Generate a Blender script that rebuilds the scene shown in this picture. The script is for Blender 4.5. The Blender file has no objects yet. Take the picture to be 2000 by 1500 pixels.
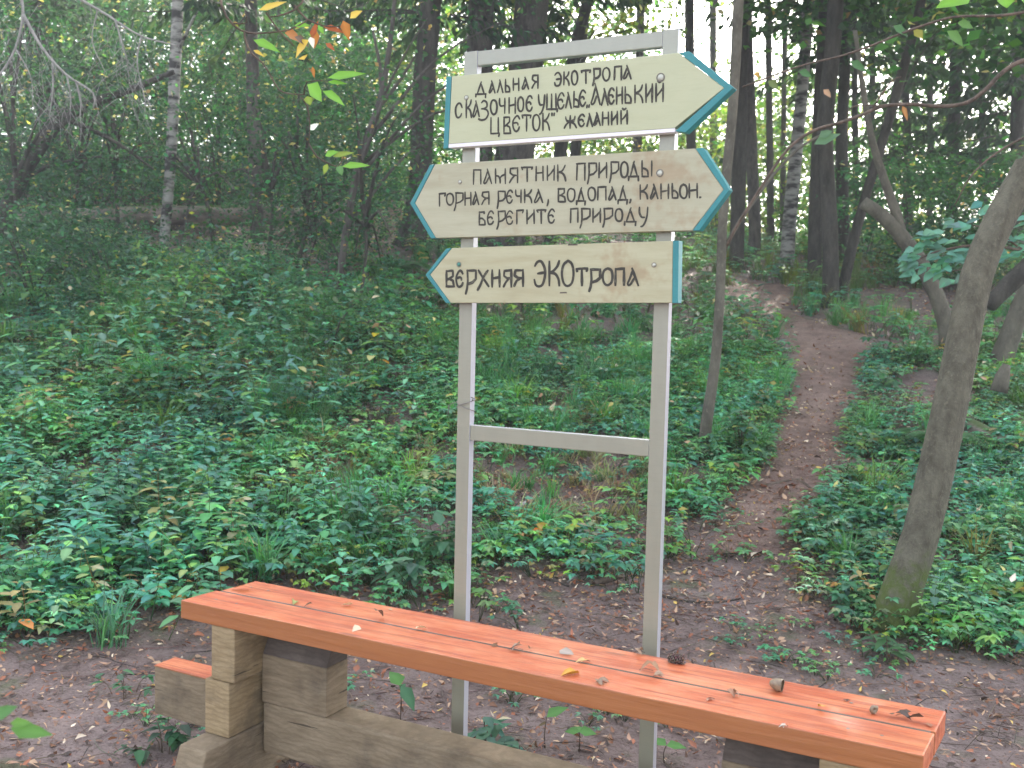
import bpy, math, random
import numpy as np
from mathutils import Matrix, Vector

S = bpy.context.scene
COL = S.collection
random.seed(7)
rng = np.random.default_rng(11)

# ------------------------------------------------------------------ camera, sky, sun, exposure
EYE = np.array([0.0, 0.0, 1.78])
PITCH, ROLL, FPX = math.radians(4.2), math.radians(1.35), 2000.0
cam_d = bpy.data.cameras.new('camera')
cam_d.sensor_width = 36.0
cam_d.lens = 36.0
cam_d.clip_start = 0.05
cam_d.clip_end = 1000.0
cam_d.dof.use_dof = True
cam_d.dof.focus_distance = 3.6
cam_d.dof.aperture_fstop = 6.0
cam = bpy.data.objects.new('camera', cam_d)
COL.objects.link(cam)
CM = Matrix.Translation(Vector(EYE)) @ Matrix.Rotation(math.pi / 2 - PITCH, 4, 'X') @ Matrix.Rotation(ROLL, 4, 'Z')
cam.matrix_world = CM
S.camera = cam
RM = np.array(CM.to_3x3())

SUN_EL, SUN_AZ = math.radians(35), math.radians(22)      # azimuth from +Y towards +X: the sun stands behind the wood
world = bpy.data.worlds.new('World')
S.world = world
world.use_nodes = True
wn = world.node_tree
wn.nodes.clear()
sky = wn.nodes.new('ShaderNodeTexSky')
sky.sky_type = 'NISHITA'
sky.sun_disc = False
sky.sun_elevation = SUN_EL
sky.sun_rotation = SUN_AZ
sky.air_density = 1.0
sky.dust_density = 4.0
sky.ozone_density = 1.0
hs = wn.nodes.new('ShaderNodeHueSaturation')
hs.inputs['Saturation'].default_value = 0.45
bg = wn.nodes.new('ShaderNodeBackground')
bg.inputs['Strength'].default_value = 0.15
wo = wn.nodes.new('ShaderNodeOutputWorld')
wn.links.new(sky.outputs[0], hs.inputs['Color'])
wn.links.new(hs.outputs[0], bg.inputs['Color'])
wn.links.new(bg.outputs[0], wo.inputs['Surface'])

sun_d = bpy.data.lights.new('sun', 'SUN')
sun_d.energy = 2.6
sun_d.angle = math.radians(0.5)
sun_d.color = (1.0, 0.94, 0.84)
sun = bpy.data.objects.new('sun', sun_d)
COL.objects.link(sun)
sdir = Vector((math.sin(SUN_AZ) * math.cos(SUN_EL), math.cos(SUN_AZ) * math.cos(SUN_EL), math.sin(SUN_EL)))
sun.rotation_euler = sdir.to_track_quat('Z', 'Y').to_euler()
sun.location = (8, 20, 30)

vs = S.view_settings
vs.view_transform = 'Standard'
vs.look = 'None'
vs.gamma = 1.0
vs.exposure = 2.6
HAZE = 0.0030
S.cycles.volume_bounces = 0
S.cycles.max_bounces = 7
S.cycles.diffuse_bounces = 4
S.cycles.glossy_bounces = 2
S.cycles.transmission_bounces = 4
S.cycles.use_denoising = True
S.cycles.sample_clamp_indirect = 6.0

# ------------------------------------------------------------------ pixel <-> place helpers (2000 x 1500 photograph)
def ray(px, py):
    return RM @ np.array([(px - 1000.0) / FPX, (750.0 - py) / FPX, -1.0])

def at(px, py, Y):
    d = ray(px, py)
    return EYE + d * (Y / d[1])

def atz(px, py, z):
    d = ray(px, py)
    return EYE + d * ((z - EYE[2]) / d[2])

def proj(P):
    q = (np.asarray(P) - EYE) @ RM
    w = np.maximum(-q[..., 2], 1e-3)
    return 1000 + FPX * q[..., 0] / w, 750 - FPX * q[..., 1] / w

def sstep(a, b, x):
    t = np.clip((x - a) / (b - a), 0, 1)
    return t * t * (3 - 2 * t)

def gz(x, y):
    x = np.asarray(x, float); y = np.asarray(y, float)
    lat = x / np.maximum(np.abs(y), 4.0)
    sl = 0.185 + 0.085 * sstep(0.22, -0.30, lat)
    u = y - 5.8
    k = 0.55
    sp = k * np.logaddexp(0, np.minimum(u, 200) / k)
    far = np.maximum(sp - 19.0, 0)
    sp = sp - far * 0.75
    sp = np.minimum(sp, 34.0)
    h = sl * sp
    b = 0.028 * np.sin(1.7 * x + 0.6) * np.cos(1.3 * y) + 0.018 * np.sin(3.9 * x + 1.1 * y) + 0.012 * np.sin(5.3 * y - 2.7 * x)
    return h + b * (0.35 + sstep(5.5, 8, y))

def ong(px, py):
    d = ray(px, py)
    t = 0.5
    prev = t
    while t < 120:
        p = EYE + d * t
        if p[2] < gz(p[0], p[1]):
            lo, hi = prev, t
            for _ in range(24):
                m = (lo + hi) / 2
                q = EYE + d * m
                if q[2] < gz(q[0], q[1]): hi = m
                else: lo = m
            return EYE + d * hi
        prev = t
        t += 0.05 if t < 12 else 0.2
    return EYE + d * 60

# ------------------------------------------------------------------ mesh helpers
class MB:
    """collects vertices, faces and a colour per vertex; build() links them as ONE mesh object"""
    def __init__(self):
        self.v, self.t, self.q, self.c, self.n = [], [], [], [], 0
    def add(self, v, tris=None, quads=None, col=(0.5, 0.5, 0.5)):
        v = np.asarray(v, float).reshape(-1, 3)
        if tris is not None and len(tris): self.t.append(np.asarray(tris, np.int64).reshape(-1, 3) + self.n)
        if quads is not None and len(quads): self.q.append(np.asarray(quads, np.int64).reshape(-1, 4) + self.n)
        c = np.asarray(col, float)
        if c.ndim == 1: c = np.tile(c, (len(v), 1))
        self.v.append(v); self.c.append(c); self.n += len(v)
    def arrays(self):
        v = np.concatenate(self.v) if self.v else np.zeros((0, 3))
        t = np.concatenate(self.t) if self.t else np.zeros((0, 3), np.int64)
        q = np.concatenate(self.q) if self.q else np.zeros((0, 4), np.int64)
        c = np.concatenate(self.c) if self.c else np.zeros((0, 3))
        return v, t, q, c
    def build(self, name, mat, parent=None, smooth=False, origin=None):
        v, t, q, c = self.arrays()
        if origin is None:
            origin = np.zeros(3)
        v = v - np.asarray(origin)
        me = bpy.data.meshes.new(name)
        me.vertices.add(len(v))
        me.vertices.foreach_set('co', v.astype(np.float32).ravel())
        nl = len(t) * 3 + len(q) * 4
        me.loops.add(nl)
        me.loops.foreach_set('vertex_index', np.concatenate([t.ravel(), q.ravel()]).astype(np.int32))
        npoly = len(t) + len(q)
        me.polygons.add(npoly)
        ls = np.concatenate([np.arange(len(t)) * 3, len(t) * 3 + np.arange(len(q)) * 4]).astype(np.int32)
        me.polygons.foreach_set('loop_start', ls)
        if smooth:
            me.polygons.foreach_set('use_smooth', np.ones(npoly, bool))
        at_ = me.attributes.new('tint', 'FLOAT_COLOR', 'POINT')
        at_.data.foreach_set('color', np.concatenate([c, np.ones((len(c), 1))], 1).astype(np.float32).ravel())
        me.update(calc_edges=True)
        me.validate()
        me.materials.append(mat)
        o = bpy.data.objects.new(name, me)
        COL.objects.link(o)
        if parent is not None:
            o.parent = parent
        return o

def norm(a):
    return a / np.maximum(np.linalg.norm(a, axis=-1, keepdims=True), 1e-9)

def resample(pts, rad, step):
    """Catmull-Rom through pts, radii interpolated"""
    P = np.asarray(pts, float); R = np.asarray(rad, float)
    if len(P) < 3:
        n = max(2, int(np.linalg.norm(P[-1] - P[0]) / step) + 1)
        t = np.linspace(0, 1, n)[:, None]
        return P[0] + (P[-1] - P[0]) * t, R[0] + (R[-1] - R[0]) * t[:, 0]
    E = np.vstack([2 * P[0] - P[1], P, 2 * P[-1] - P[-2]])
    out, ro = [], []
    for i in range(len(P) - 1):
        p0, p1, p2, p3 = E[i], E[i + 1], E[i + 2], E[i + 3]
        n = max(2, int(np.linalg.norm(p2 - p1) / step))
        for t in np.arange(n) / n:
            out.append(0.5 * (2 * p1 + (p2 - p0) * t + (2 * p0 - 5 * p1 + 4 * p2 - p3) * t * t + (3 * p1 - p0 - 3 * p2 + p3) * t ** 3))
            ro.append(R[i] + (R[i + 1] - R[i]) * t)
    out.append(P[-1]); ro.append(R[-1])
    return np.array(out), np.array(ro)

def tube(mb, pts, rad, sides=10, col=(0.1, 0.09, 0.08), step=0.15, rough=0.0, seed=0, flare=0.0):
    P, R = resample(pts, rad, step)
    n = len(P)
    T = norm(np.gradient(P, axis=0))
    ref = np.array([0.0, 1.0, 0.0]) if abs(T[0][1]) < 0.9 else np.array([1.0, 0, 0])
    A = norm(np.cross(T, ref)); B = np.cross(T, A)
    a = np.linspace(0, 2 * np.pi, sides, endpoint=False)
    r = np.random.default_rng(seed + 101)
    rr = np.ones((n, sides))
    if rough > 0:
        ph = r.uniform(0, 6.28, 6)
        s = np.arange(n)[:, None] * step
        for k, (m, fz) in enumerate(((2, 1.3), (3, 2.1), (5, 0.9), (1, 2.9), (4, 4.1), (7, 0.7))):
            rr += rough * 0.5 / (1 + 0.3 * k) * np.sin(m * a[None, :] + fz * s + ph[k])
    if flare > 0:
        s = np.arange(n)[:, None] * step
        rr *= 1 + flare * np.exp(-s / 0.22) * (1 + 0.35 * np.sin(4 * a[None, :] + 1.0 + seed))
    V = P[:, None, :] + R[:, None, None] * rr[:, :, None] * (np.cos(a)[None, :, None] * A[:, None, :] + np.sin(a)[None, :, None] * B[:, None, :])
    idx = np.arange(n * sides).reshape(n, sides)
    q = np.stack([idx[:-1], np.roll(idx[:-1], -1, 1), np.roll(idx[1:], -1, 1), idx[1:]], -1).reshape(-1, 4)
    V = np.vstack([V.reshape(-1, 3), P[0], P[-1]])
    c0, c1 = n * sides, n * sides + 1
    tr = [(c0, idx[0][(j + 1) % sides], idx[0][j]) for j in range(sides)] + [(c1, idx[-1][j], idx[-1][(j + 1) % sides]) for j in range(sides)]
    mb.add(V, tr, q, col)

def leaves(mb, P, D, U, L, W, C, droop=0.2, fold=0.18, wl=(0.42, 0.5)):
    """many folded, drooping leaves: base P, direction D, upper side U, length L, width W, colour C"""
    P = np.asarray(P, float); n = len(P)
    if n == 0: return
    D = norm(np.asarray(D, float)); U = np.asarray(U, float)
    Sd = norm(np.cross(D, U)); U = np.cross(Sd, D)
    L = np.broadcast_to(np.asarray(L, float), (n,))[:, None]; W = np.broadcast_to(np.asarray(W, float), (n,))[:, None]
    dr = np.broadcast_to(np.asarray(droop, float), (n,))[:, None]
    def pt(t, w, up):
        return P + D * L * t - U * L * dr * t * t + Sd * W * w + U * W * up
    vs_ = [pt(0, 0, 0), pt(.3, 0, 0), pt(.3, .5 * wl[1] * 2, fold), pt(.3, -.5 * wl[1] * 2, fold),
           pt(.68, 0, 0), pt(.66, .5 * wl[0] * 1.6, fold * .8), pt(.66, -.5 * wl[0] * 1.6, fold * .8), pt(1, 0, 0)]
    V = np.stack(vs_, 1).reshape(-1, 3)
    b = (np.arange(n) * 8)[:, None, None]
    tr = np.array([[0, 1, 2], [0, 3, 1], [5, 4, 7], [4, 6, 7]])[None] + b
    qd = np.array([[2, 1, 4, 5], [1, 3, 6, 4]])[None] + b
    C = np.asarray(C, float)
    if C.ndim == 1: C = np.tile(C, (n, 1))
    mid = C * 1.25; 
    cc = np.stack([mid, mid, C, C, mid, C, C, C], 1).reshape(-1, 3)
    mb.add(V, tr.reshape(-1, 3), qd.reshape(-1, 4), cc)

def cards(mb, P, D, U, L, W, C):
    """small far leaves: folded lozenges"""
    P = np.asarray(P, float); n = len(P)
    if n == 0: return
    D = norm(np.asarray(D, float)); Sd = norm(np.cross(D, U)); Un = np.cross(Sd, D)
    L = np.broadcast_to(np.asarray(L, float), (n,))[:, None]; W = np.broadcast_to(np.asarray(W, float), (n,))[:, None]
    V = np.stack([P - D * L * .5, P + Sd * W * .5 + Un * W * .15, P + D * L * .5, P - Sd * W * .5 + Un * W * .15], 1).reshape(-1, 3)
    b = (np.arange(n) * 4)[:, None, None]
    tr = (np.array([[0, 1, 2], [0, 2, 3]])[None] + b).reshape(-1, 3)
    C = np.asarray(C, float)
    if C.ndim == 1: C = np.tile(C, (n, 1))
    mb.add(V, tr, None, np.repeat(C, 4, 0))

def rdir(n, r=rng, up=0.0, flat=1.0):
    d = r.normal(size=(n, 3)); d[:, 2] = d[:, 2] * flat + up
    return norm(d)

def tints(n, base, var=0.25, r=rng, yellow=0.0):
    b = np.asarray(base, float)
    c = b[None] * (1 + var * r.normal(size=(n, 1))) * (1 + 0.10 * r.normal(size=(n, 3)))
    if yellow > 0:
        m = r.random(n) < yellow
        pal = np.array([[.42, .36, .14], [.30, .32, .08], [.32, .19, .10], [.50, .42, .28]])
        c[m] = pal[r.integers(0, 4, m.sum())] * (0.7 + 0.5 * r.random((m.sum(), 1)))
    return np.clip(c, 0.004, 0.85)

class Proto:
    def __init__(self, mb):
        self.v, self.t, self.q, self.c = mb.arrays()

def scatter(mb, protos, pos, scale, r=rng, tilt=0.12, tint=None, which=None):
    n = len(pos)
    if n == 0: return
    k = r.integers(0, len(protos), n) if which is None else which
    yaw = r.uniform(0, 2 * np.pi, n)
    tx, ty = r.normal(size=n) * tilt, r.normal(size=n) * tilt
    sc = np.broadcast_to(np.asarray(scale, float), (n,))
    tint = np.ones((n, 3)) if tint is None else tint
    for i, pr in enumerate(protos):
        s = np.where(k == i)[0]
        if not len(s): continue
        c_, s_ = np.cos(yaw[s])[:, None], np.sin(yaw[s])[:, None]
        v = pr.v
        X = v[None, :, 0] * c_ - v[None, :, 1] * s_
        Y = v[None, :, 0] * s_ + v[None, :, 1] * c_
        Z = np.repeat(v[None, :, 2], len(s), 0)
        X = X + Z * tx[s][:, None]; Y = Y + Z * ty[s][:, None]
        V = np.stack([X, Y, Z], -1) * sc[s][:, None, None] + pos[s][:, None, :]
        m = len(v)
        b = (np.arange(len(s)) * m)[:, None, None]
        t = (pr.t[None] + b).reshape(-1, 3) if len(pr.t) else None
        q = (pr.q[None] + b).reshape(-1, 4) if len(pr.q) else None
        C = np.clip(pr.c[None] * tint[s][:, None, :], 0.003, 0.85).reshape(-1, 3)
        mb.add(V.reshape(-1, 3), t, q, C)

# ------------------------------------------------------------------ objects and tags
def tag(o, label=None, cat=None, group=None, kind=None):
    if label: o['label'] = label
    if cat: o['category'] = cat
    if group: o['group'] = group
    if kind: o['kind'] = kind
    return o

def thing(name, loc, label, cat, group=None, rz=0.0):
    o = bpy.data.objects.new(name, None)
    o.empty_display_size = 0.2
    COL.objects.link(o)
    o.location = loc
    o.rotation_euler = (0, 0, rz)
    return tag(o, label, cat, group)

# ------------------------------------------------------------------ materials
class NT:
    def __init__(self, name):
        self.m = bpy.data.materials.new(name)
        self.m.use_nodes = True
        self.t = self.m.node_tree
        self.t.nodes.clear()
        self.out = self.t.nodes.new('ShaderNodeOutputMaterial')
        self.p = self.t.nodes.new('ShaderNodeBsdfPrincipled')
        self.t.links.new(self.p.outputs[0], self.out.inputs['Surface'])
    def n(self, k, **kw):
        x = self.t.nodes.new(k)
        for a, b in kw.items():
            setattr(x, a, b)
        return x
    def l(self, a, b):
        self.t.links.new(a, b)
    def coord(self, scale=(1, 1, 1), out='Object'):
        c = self.n('ShaderNodeTexCoord'); m = self.n('ShaderNodeMapping')
        m.inputs['Scale'].default_value = scale
        self.l(c.outputs[out], m.inputs['Vector'])
        return m.outputs[0]
    def noise(self, vec, scale=5.0, detail=6.0, rough=0.6):
        x = self.n('ShaderNodeTexNoise')
        x.inputs['Scale'].default_value = scale; x.inputs['Detail'].default_value = detail; x.inputs['Roughness'].default_value = rough
        self.l(vec, x.inputs['Vector'])
        return x.outputs['Fac']
    def ramp(self, fac, stops):
        x = self.n('ShaderNodeValToRGB')
        e = x.color_ramp.elements
        while len(e) < len(stops): e.new(0.5)
        for i, (p, c) in enumerate(stops):
            e[i].position = p
            e[i].color = (c[0], c[1], c[2], 1) if not np.isscalar(c) else (c, c, c, 1)
        self.l(fac, x.inputs['Fac'])
        return x.outputs['Color']
    def mix(self, a, b, fac, mode='MIX'):
        x = self.n('ShaderNodeMix', data_type='RGBA', blend_type=mode)
        def put(v, sock):
            if hasattr(v, 'links'): self.l(v, sock)
            elif np.isscalar(v): sock.default_value = v
            else: sock.default_value = (v[0], v[1], v[2], 1)
        put(fac, x.inputs[0]); put(a, x.inputs[6]); put(b, x.inputs[7])
        return x.outputs[2]
    def bump(self, h, strength=0.4, dist=0.02):
        x = self.n('ShaderNodeBump')
        x.inputs['Strength'].default_value = strength; x.inputs['Distance'].default_value = dist
        self.l(h, x.inputs['Height']); self.l(x.outputs[0], self.p.inputs['Normal'])
    def base(self, c):
        if hasattr(c, 'links'): self.l(c, self.p.inputs['Base Color'])
        else: self.p.inputs['Base Color'].default_value = (c[0], c[1], c[2], 1)
    def rough(self, r, spec=None):
        if hasattr(r, 'links'): self.l(r, self.p.inputs['Roughness'])
        else: self.p.inputs['Roughness'].default_value = r
        if spec is not None: self.p.inputs['Specular IOR Level'].default_value = spec

def leaf_mat(name, rough=0.42, spec=0.5, trans=0.35, warm=(1.5, 1.7, 0.7)):
    k = NT(name)
    a = k.n('ShaderNodeAttribute', attribute_name='tint')
    k.base(a.outputs['Color']); k.rough(rough, spec)
    tr = k.n('ShaderNodeBsdfTranslucent')
    mul = k.mix(a.outputs['Color'], warm, 1.0, 'MULTIPLY')
    k.l(mul, tr.inputs['Color'])
    ms = k.n('ShaderNodeMixShader')
    ms.inputs[0].default_value = trans
    k.l(k.p.outputs[0], ms.inputs[1]); k.l(tr.outputs[0], ms.inputs[2])
    k.l(ms.outputs[0], k.out.inputs['Surface'])
    return k.m

M_LEAF = leaf_mat('green_leaf', 0.6, 0.4, 0.38, (1.4, 1.55, 1.0))
M_LEAF_FAR = leaf_mat('far_leaf', 0.6, 0.25, 0.5, (1.6, 1.8, 0.7))
M_GRASS = leaf_mat('grass_blade', 0.5, 0.35, 0.3)
M_DRY = leaf_mat('dry_leaf', 0.6, 0.3, 0.15, (1.3, 1.1, 0.8))

def bark_mat(name, base, dark, scale=6.0, stretch=0.25, bump=0.5, moss=None):
    k = NT(name)
    v = k.coord((1, 1, stretch))
    n1 = k.noise(v, scale, 8, 0.65)
    n2 = k.noise(v, scale * 5, 4, 0.6)
    c = k.mix(dark, base, k.ramp(n1, [(0.36, 0.0), (0.62, 1.0)]))
    c = k.mix(c, tuple(x * 1.45 for x in base), k.ramp(n2, [(0.56, 0.0), (0.72, 0.6)]))
    if moss is not None:
        v2 = k.coord((1, 1, 1))
        sep = k.n('ShaderNodeSeparateXYZ'); k.l(v2, sep.inputs[0])
        hgt = k.n('ShaderNodeMapRange'); hgt.inputs['From Min'].default_value = moss[0]; hgt.inputs['From Max'].default_value = 0.02
        k.l(sep.outputs['Z'], hgt.inputs['Value'])
        mn = k.noise(v2, 7, 5, 0.7)
        mul = k.n('ShaderNodeMath', operation='MULTIPLY'); k.l(hgt.outputs[0], mul.inputs[0]); k.l(mn, mul.inputs[1])
        c = k.mix(c, (0.075, 0.105, 0.02), k.ramp(mul.outputs[0], [(0.29, 0.0), (0.40, 0.85)]))
    k.base(c); k.rough(0.85, 0.25)
    s = k.n('ShaderNodeMath', operation='ADD'); k.l(n1, s.inputs[0]); k.l(n2, s.inputs[1])
    k.bump(s.outputs[0], bump, 0.03)
    return k.m

M_BARK_SPRUCE = bark_mat('spruce_bark', (0.115, 0.100, 0.088), (0.045, 0.038, 0.034), 9, 0.35, 0.8)
M_BARK_DARK = bark_mat('dark_bark', (0.075, 0.066, 0.055), (0.028, 0.025, 0.02), 8, 0.3, 0.7)
M_BARK_GREY = bark_mat('grey_bark', (0.135, 0.120, 0.092), (0.075, 0.066, 0.050), 8, 0.5, 0.35)
M_BARK_MOSS = bark_mat('mossy_grey_bark', (0.142, 0.130, 0.094), (0.074, 0.067, 0.048), 13, 0.6, 0.45, moss=(0.95,))
M_TWIG = bark_mat('dead_twig', (0.33, 0.31, 0.29), (0.17, 0.16, 0.15), 20, 0.5, 0.2)
M_TWIG_BROWN = bark_mat('brown_twig', (0.14, 0.10, 0.075), (0.06, 0.045, 0.035), 20, 0.5, 0.2)

def birch_mat():
    k = NT('birch_bark')
    v = k.coord((1, 1, 3.2))
    n = k.noise(v, 3.2, 6, 0.62)
    c = k.mix((0.035, 0.03, 0.028), (0.28, 0.27, 0.245), k.ramp(n, [(0.42, 0.0), (0.56, 1.0)]))
    k.base(c); k.rough(0.7, 0.3); k.bump(n, 0.3, 0.02)
    return k.m
M_BIRCH = birch_mat()

def log_mat():
    k = NT('mossy_log_bark')
    v = k.coord((0.4, 1, 1))
    n = k.noise(v, 6, 7, 0.65)
    c = k.mix((0.085, 0.072, 0.06), (0.27, 0.225, 0.19), k.ramp(n, [(0.35, 0.0), (0.65, 1.0)]))
    g = k.n('ShaderNodeNewGeometry'); sp = k.n('ShaderNodeSeparateXYZ'); k.l(g.outputs['Normal'], sp.inputs[0])
    mn = k.noise(v, 2.2, 5, 0.6)
    a = k.n('ShaderNodeMath', operation='MULTIPLY'); k.l(sp.outputs['Z'], a.inputs[0]); k.l(mn, a.inputs[1])
    c = k.mix(c, (0.065, 0.10, 0.03), k.ramp(a.outputs[0], [(0.34, 0.0), (0.5, 0.9)]))
    k.base(c); k.rough(0.9, 0.2); k.bump(n, 0.7, 0.03)
    return k.m
M_LOG = log_mat()

def soil_mat(name, pale):
    k = NT(name)
    v = k.coord((1, 1, 1))
    big = k.noise(v, 0.9, 4, 0.55)
    mid = k.noise(v, 6.5, 6, 0.65)
    fine = k.noise(v, 55, 5, 0.7)
    c = k.mix((0.108, 0.076, 0.068), (0.222, 0.164, 0.150), k.ramp(mid, [(0.32, 0.0), (0.68, 1.0)]))
    c = k.mix(c, (0.295, 0.232, 0.218), k.ramp(big, [(0.45, 0.0), (0.62, 0.62 if pale else 0.45)]))
    c = k.mix(c, (0.055, 0.036, 0.030), k.ramp(fine, [(0.30, 0.85), (0.47, 0.0)]))
    if pale:
        c = k.mix(c, (1.12, 1.0, 0.90), 1.0, 'MULTIPLY')
    if not pale:
        ms = k.noise(v, 2.3, 5, 0.6)
        c = k.mix(c, (0.085, 0.115, 0.045), k.ramp(ms, [(0.57, 0.0), (0.68, 0.6)]))
    vor = k.n('ShaderNodeTexVoronoi'); vor.inputs['Scale'].default_value = 42; k.l(v, vor.inputs['Vector'])
    k.l(k.ramp(fine, [(0.2, 0.95), (0.8, 0.75)]), k.p.inputs['Roughness'])
    k.p.inputs['Specular IOR Level'].default_value = 0.2
    k.base(c)
    s = k.n('ShaderNodeMath', operation='ADD'); k.l(mid, s.inputs[0]); k.l(fine, s.inputs[1])
    s2 = k.n('ShaderNodeMath', operation='MULTIPLY_ADD'); k.l(vor.outputs['Distance'], s2.inputs[0]); s2.inputs[1].default_value = 0.5; k.l(s.outputs[0], s2.inputs[2])
    k.bump(s2.outputs[0], 0.75, 0.03)
    return k.m
M_SOIL = soil_mat('forest_soil', False)
M_PATH = soil_mat('trodden_soil', True)

def stain_mat():
    k = NT('orange_stained_wood')
    v = k.coord((0.55, 9, 9))
    v2 = k.coord((1, 1, 1))
    g = k.noise(v, 6, 7, 0.6)
    g2 = k.noise(v, 22, 4, 0.6)
    blot = k.noise(k.coord((1.6, 5, 5)), 2.6, 6, 0.66)
    c = k.mix((0.430, 0.086, 0.027), (0.580, 0.190, 0.085), k.ramp(blot, [(0.38, 0.0), (0.64, 1.0)]))  # paler blotches put pinkish sky glare on the planks into the colour
    c = k.mix(c, (0.30, 0.060, 0.028), k.ramp(g, [(0.34, 0.85), (0.50, 0.0)]))
    c = k.mix(c, (0.686, 0.264, 0.150), k.ramp(g2, [(0.58, 0.0), (0.75, 0.5)]))
    kn = k.n('ShaderNodeTexVoronoi'); kn.inputs['Scale'].default_value = 3.1; k.l(k.coord((0.55, 2.6, 2.6)), kn.inputs['Vector'])
    c = k.mix(c, (0.20, 0.06, 0.03), k.ramp(kn.outputs['Distance'], [(0.045, 0.8), (0.10, 0.0)]))
    sm = k.noise(v2, 9, 5, 0.7)
    c = k.mix(c, (0.20, 0.09, 0.06), k.ramp(sm, [(0.64, 0.0), (0.76, 0.55)]))
    st2 = k.noise(k.coord((0.30, 13, 13)), 2.4, 5, 0.55)
    c = k.mix(c, (0.24, 0.050, 0.024), k.ramp(st2, [(0.36, 0.55), (0.46, 0.0)]))
    c = k.mix(c, (0.66, 0.34, 0.24), k.ramp(st2, [(0.60, 0.0), (0.74, 0.45)]))
    # the front and back edges of the boards take a darker, browner tone
    gm = k.n('ShaderNodeTexCoord'); sp = k.n('ShaderNodeSeparateXYZ'); k.l(gm.outputs['Normal'], sp.inputs[0])
    ab = k.n('ShaderNodeMath', operation='ABSOLUTE'); k.l(sp.outputs['Y'], ab.inputs[0])
    thin = k.mix((0.300, 0.105, 0.033), (0.335, 0.135, 0.045), g)
    c = k.mix(c, thin, k.ramp(ab.outputs[0], [(0.5, 0.0), (0.9, 0.85)]))
    k.base(c)
    k.rough(k.ramp(blot, [(0.3, 0.50), (0.7, 0.32)]), 0.5)
    k.bump(g, 0.35, 0.008)
    return k.m
M_STAIN = stain_mat()

def timber_mat(name, a, b, dirt):
    k = NT(name)
    v = k.coord((2.2, 2.2, 9))
    n = k.noise(v, 4.0, 9, 0.68)
    w = k.n('ShaderNodeTexWave', wave_type='BANDS', bands_direction='Z')
    w.inputs['Scale'].default_value = 17; w.inputs['Distortion'].default_value = 9.0; w.inputs['Detail'].default_value = 3
    k.l(k.coord((0.7, 0.7, 1)), w.inputs['Vector'])
    c = k.mix(a, b, k.ramp(n, [(0.3, 0.0), (0.7, 1.0)]))
    c = k.mix(c, tuple(x * 0.6 for x in a), k.ramp(w.outputs['Fac'], [(0.05, 0.22), (0.5, 0.0)]))
    ck = k.noise(k.coord((1.1, 1.1, 22)), 3.0, 4, 0.5)
    c = k.mix(c, (0.035, 0.026, 0.018), k.ramp(ck, [(0.305, 0.8), (0.335, 0.0)]))
    d = k.noise(k.coord((1, 1, 1)), 5, 5, 0.65)
    c = k.mix(c, dirt, k.ramp(d, [(0.5, 0.0), (0.72, 0.75)]))
    k.base(c); k.rough(0.8, 0.25); k.bump(n, 0.3, 0.01)
    return k.m
M_TIMBER = timber_mat('sawn_timber', (0.215, 0.150, 0.078), (0.370, 0.275, 0.160), (0.105, 0.08, 0.054))
M_TIMBER_OLD = timber_mat('weathered_timber', (0.165, 0.120, 0.074), (0.280, 0.218, 0.145), (0.085, 0.066, 0.048))
M_TIMBER_BARK = timber_mat('dark_waney_edge', (0.085, 0.066, 0.054), (0.15, 0.12, 0.10), (0.055, 0.044, 0.038))

def paint_mat(name, base, dark, rough=0.45, spec=0.4, streak=(1, 1, 1), amt=0.35, rust=None):
    k = NT(name)
    n = k.noise(k.coord(streak), 4, 6, 0.6)
    c = k.mix(dark, base, k.ramp(n, [(0.3, 1 - amt), (0.6, 1.0)]))
    f = k.noise(k.coord((2, 20, 20)), 10, 4, 0.6)
    c = k.mix(c, tuple(x * 0.8 for x in base), k.ramp(f, [(0.5, 0.0), (0.75, 0.35)]))
    if rust is not None:
        r = k.noise(k.coord((1, 1, 1)), rust[1], 5, 0.7)
        c = k.mix(c, rust[0], k.ramp(r, [(rust[2], 0.0), (rust[2] + 0.1, rust[3])]))
    k.base(c); k.rough(rough, spec); k.bump(f, 0.08, 0.004)
    return k.m
M_STEEL = paint_mat('cream_grey_paint', (0.262, 0.258, 0.194), (0.223, 0.218, 0.164), 0.38, 0.5, (6, 6, 1), 0.4, ((0.22, 0.12, 0.07), 9, 0.66, 0.5))
def sky_light_on_sides():
    # narrow faces get a paler colour in place of sky light falling on them
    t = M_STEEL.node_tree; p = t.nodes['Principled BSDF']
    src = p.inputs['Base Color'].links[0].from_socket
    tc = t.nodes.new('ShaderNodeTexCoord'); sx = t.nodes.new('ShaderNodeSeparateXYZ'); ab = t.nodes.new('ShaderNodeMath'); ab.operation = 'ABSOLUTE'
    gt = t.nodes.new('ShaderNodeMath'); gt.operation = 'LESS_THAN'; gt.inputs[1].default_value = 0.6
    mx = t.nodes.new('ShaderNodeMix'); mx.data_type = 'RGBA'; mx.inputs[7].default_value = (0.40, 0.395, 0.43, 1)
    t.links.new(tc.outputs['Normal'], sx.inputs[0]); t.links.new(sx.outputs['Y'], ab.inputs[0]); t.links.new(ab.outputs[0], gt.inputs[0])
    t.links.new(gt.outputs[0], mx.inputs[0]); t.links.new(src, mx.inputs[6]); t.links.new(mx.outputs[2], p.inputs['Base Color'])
sky_light_on_sides()
M_STEEL.node_tree.nodes['Principled BSDF'].inputs['Coat Weight'].default_value = 1.0
M_STEEL.node_tree.nodes['Principled BSDF'].inputs['Coat Roughness'].default_value = 0.16
M_BOARD1 = paint_mat('fresh_cream_paint', (0.450, 0.455, 0.295), (0.405, 0.400, 0.240), 0.5, 0.35, (1, 8, 8), 0.4)
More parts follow.
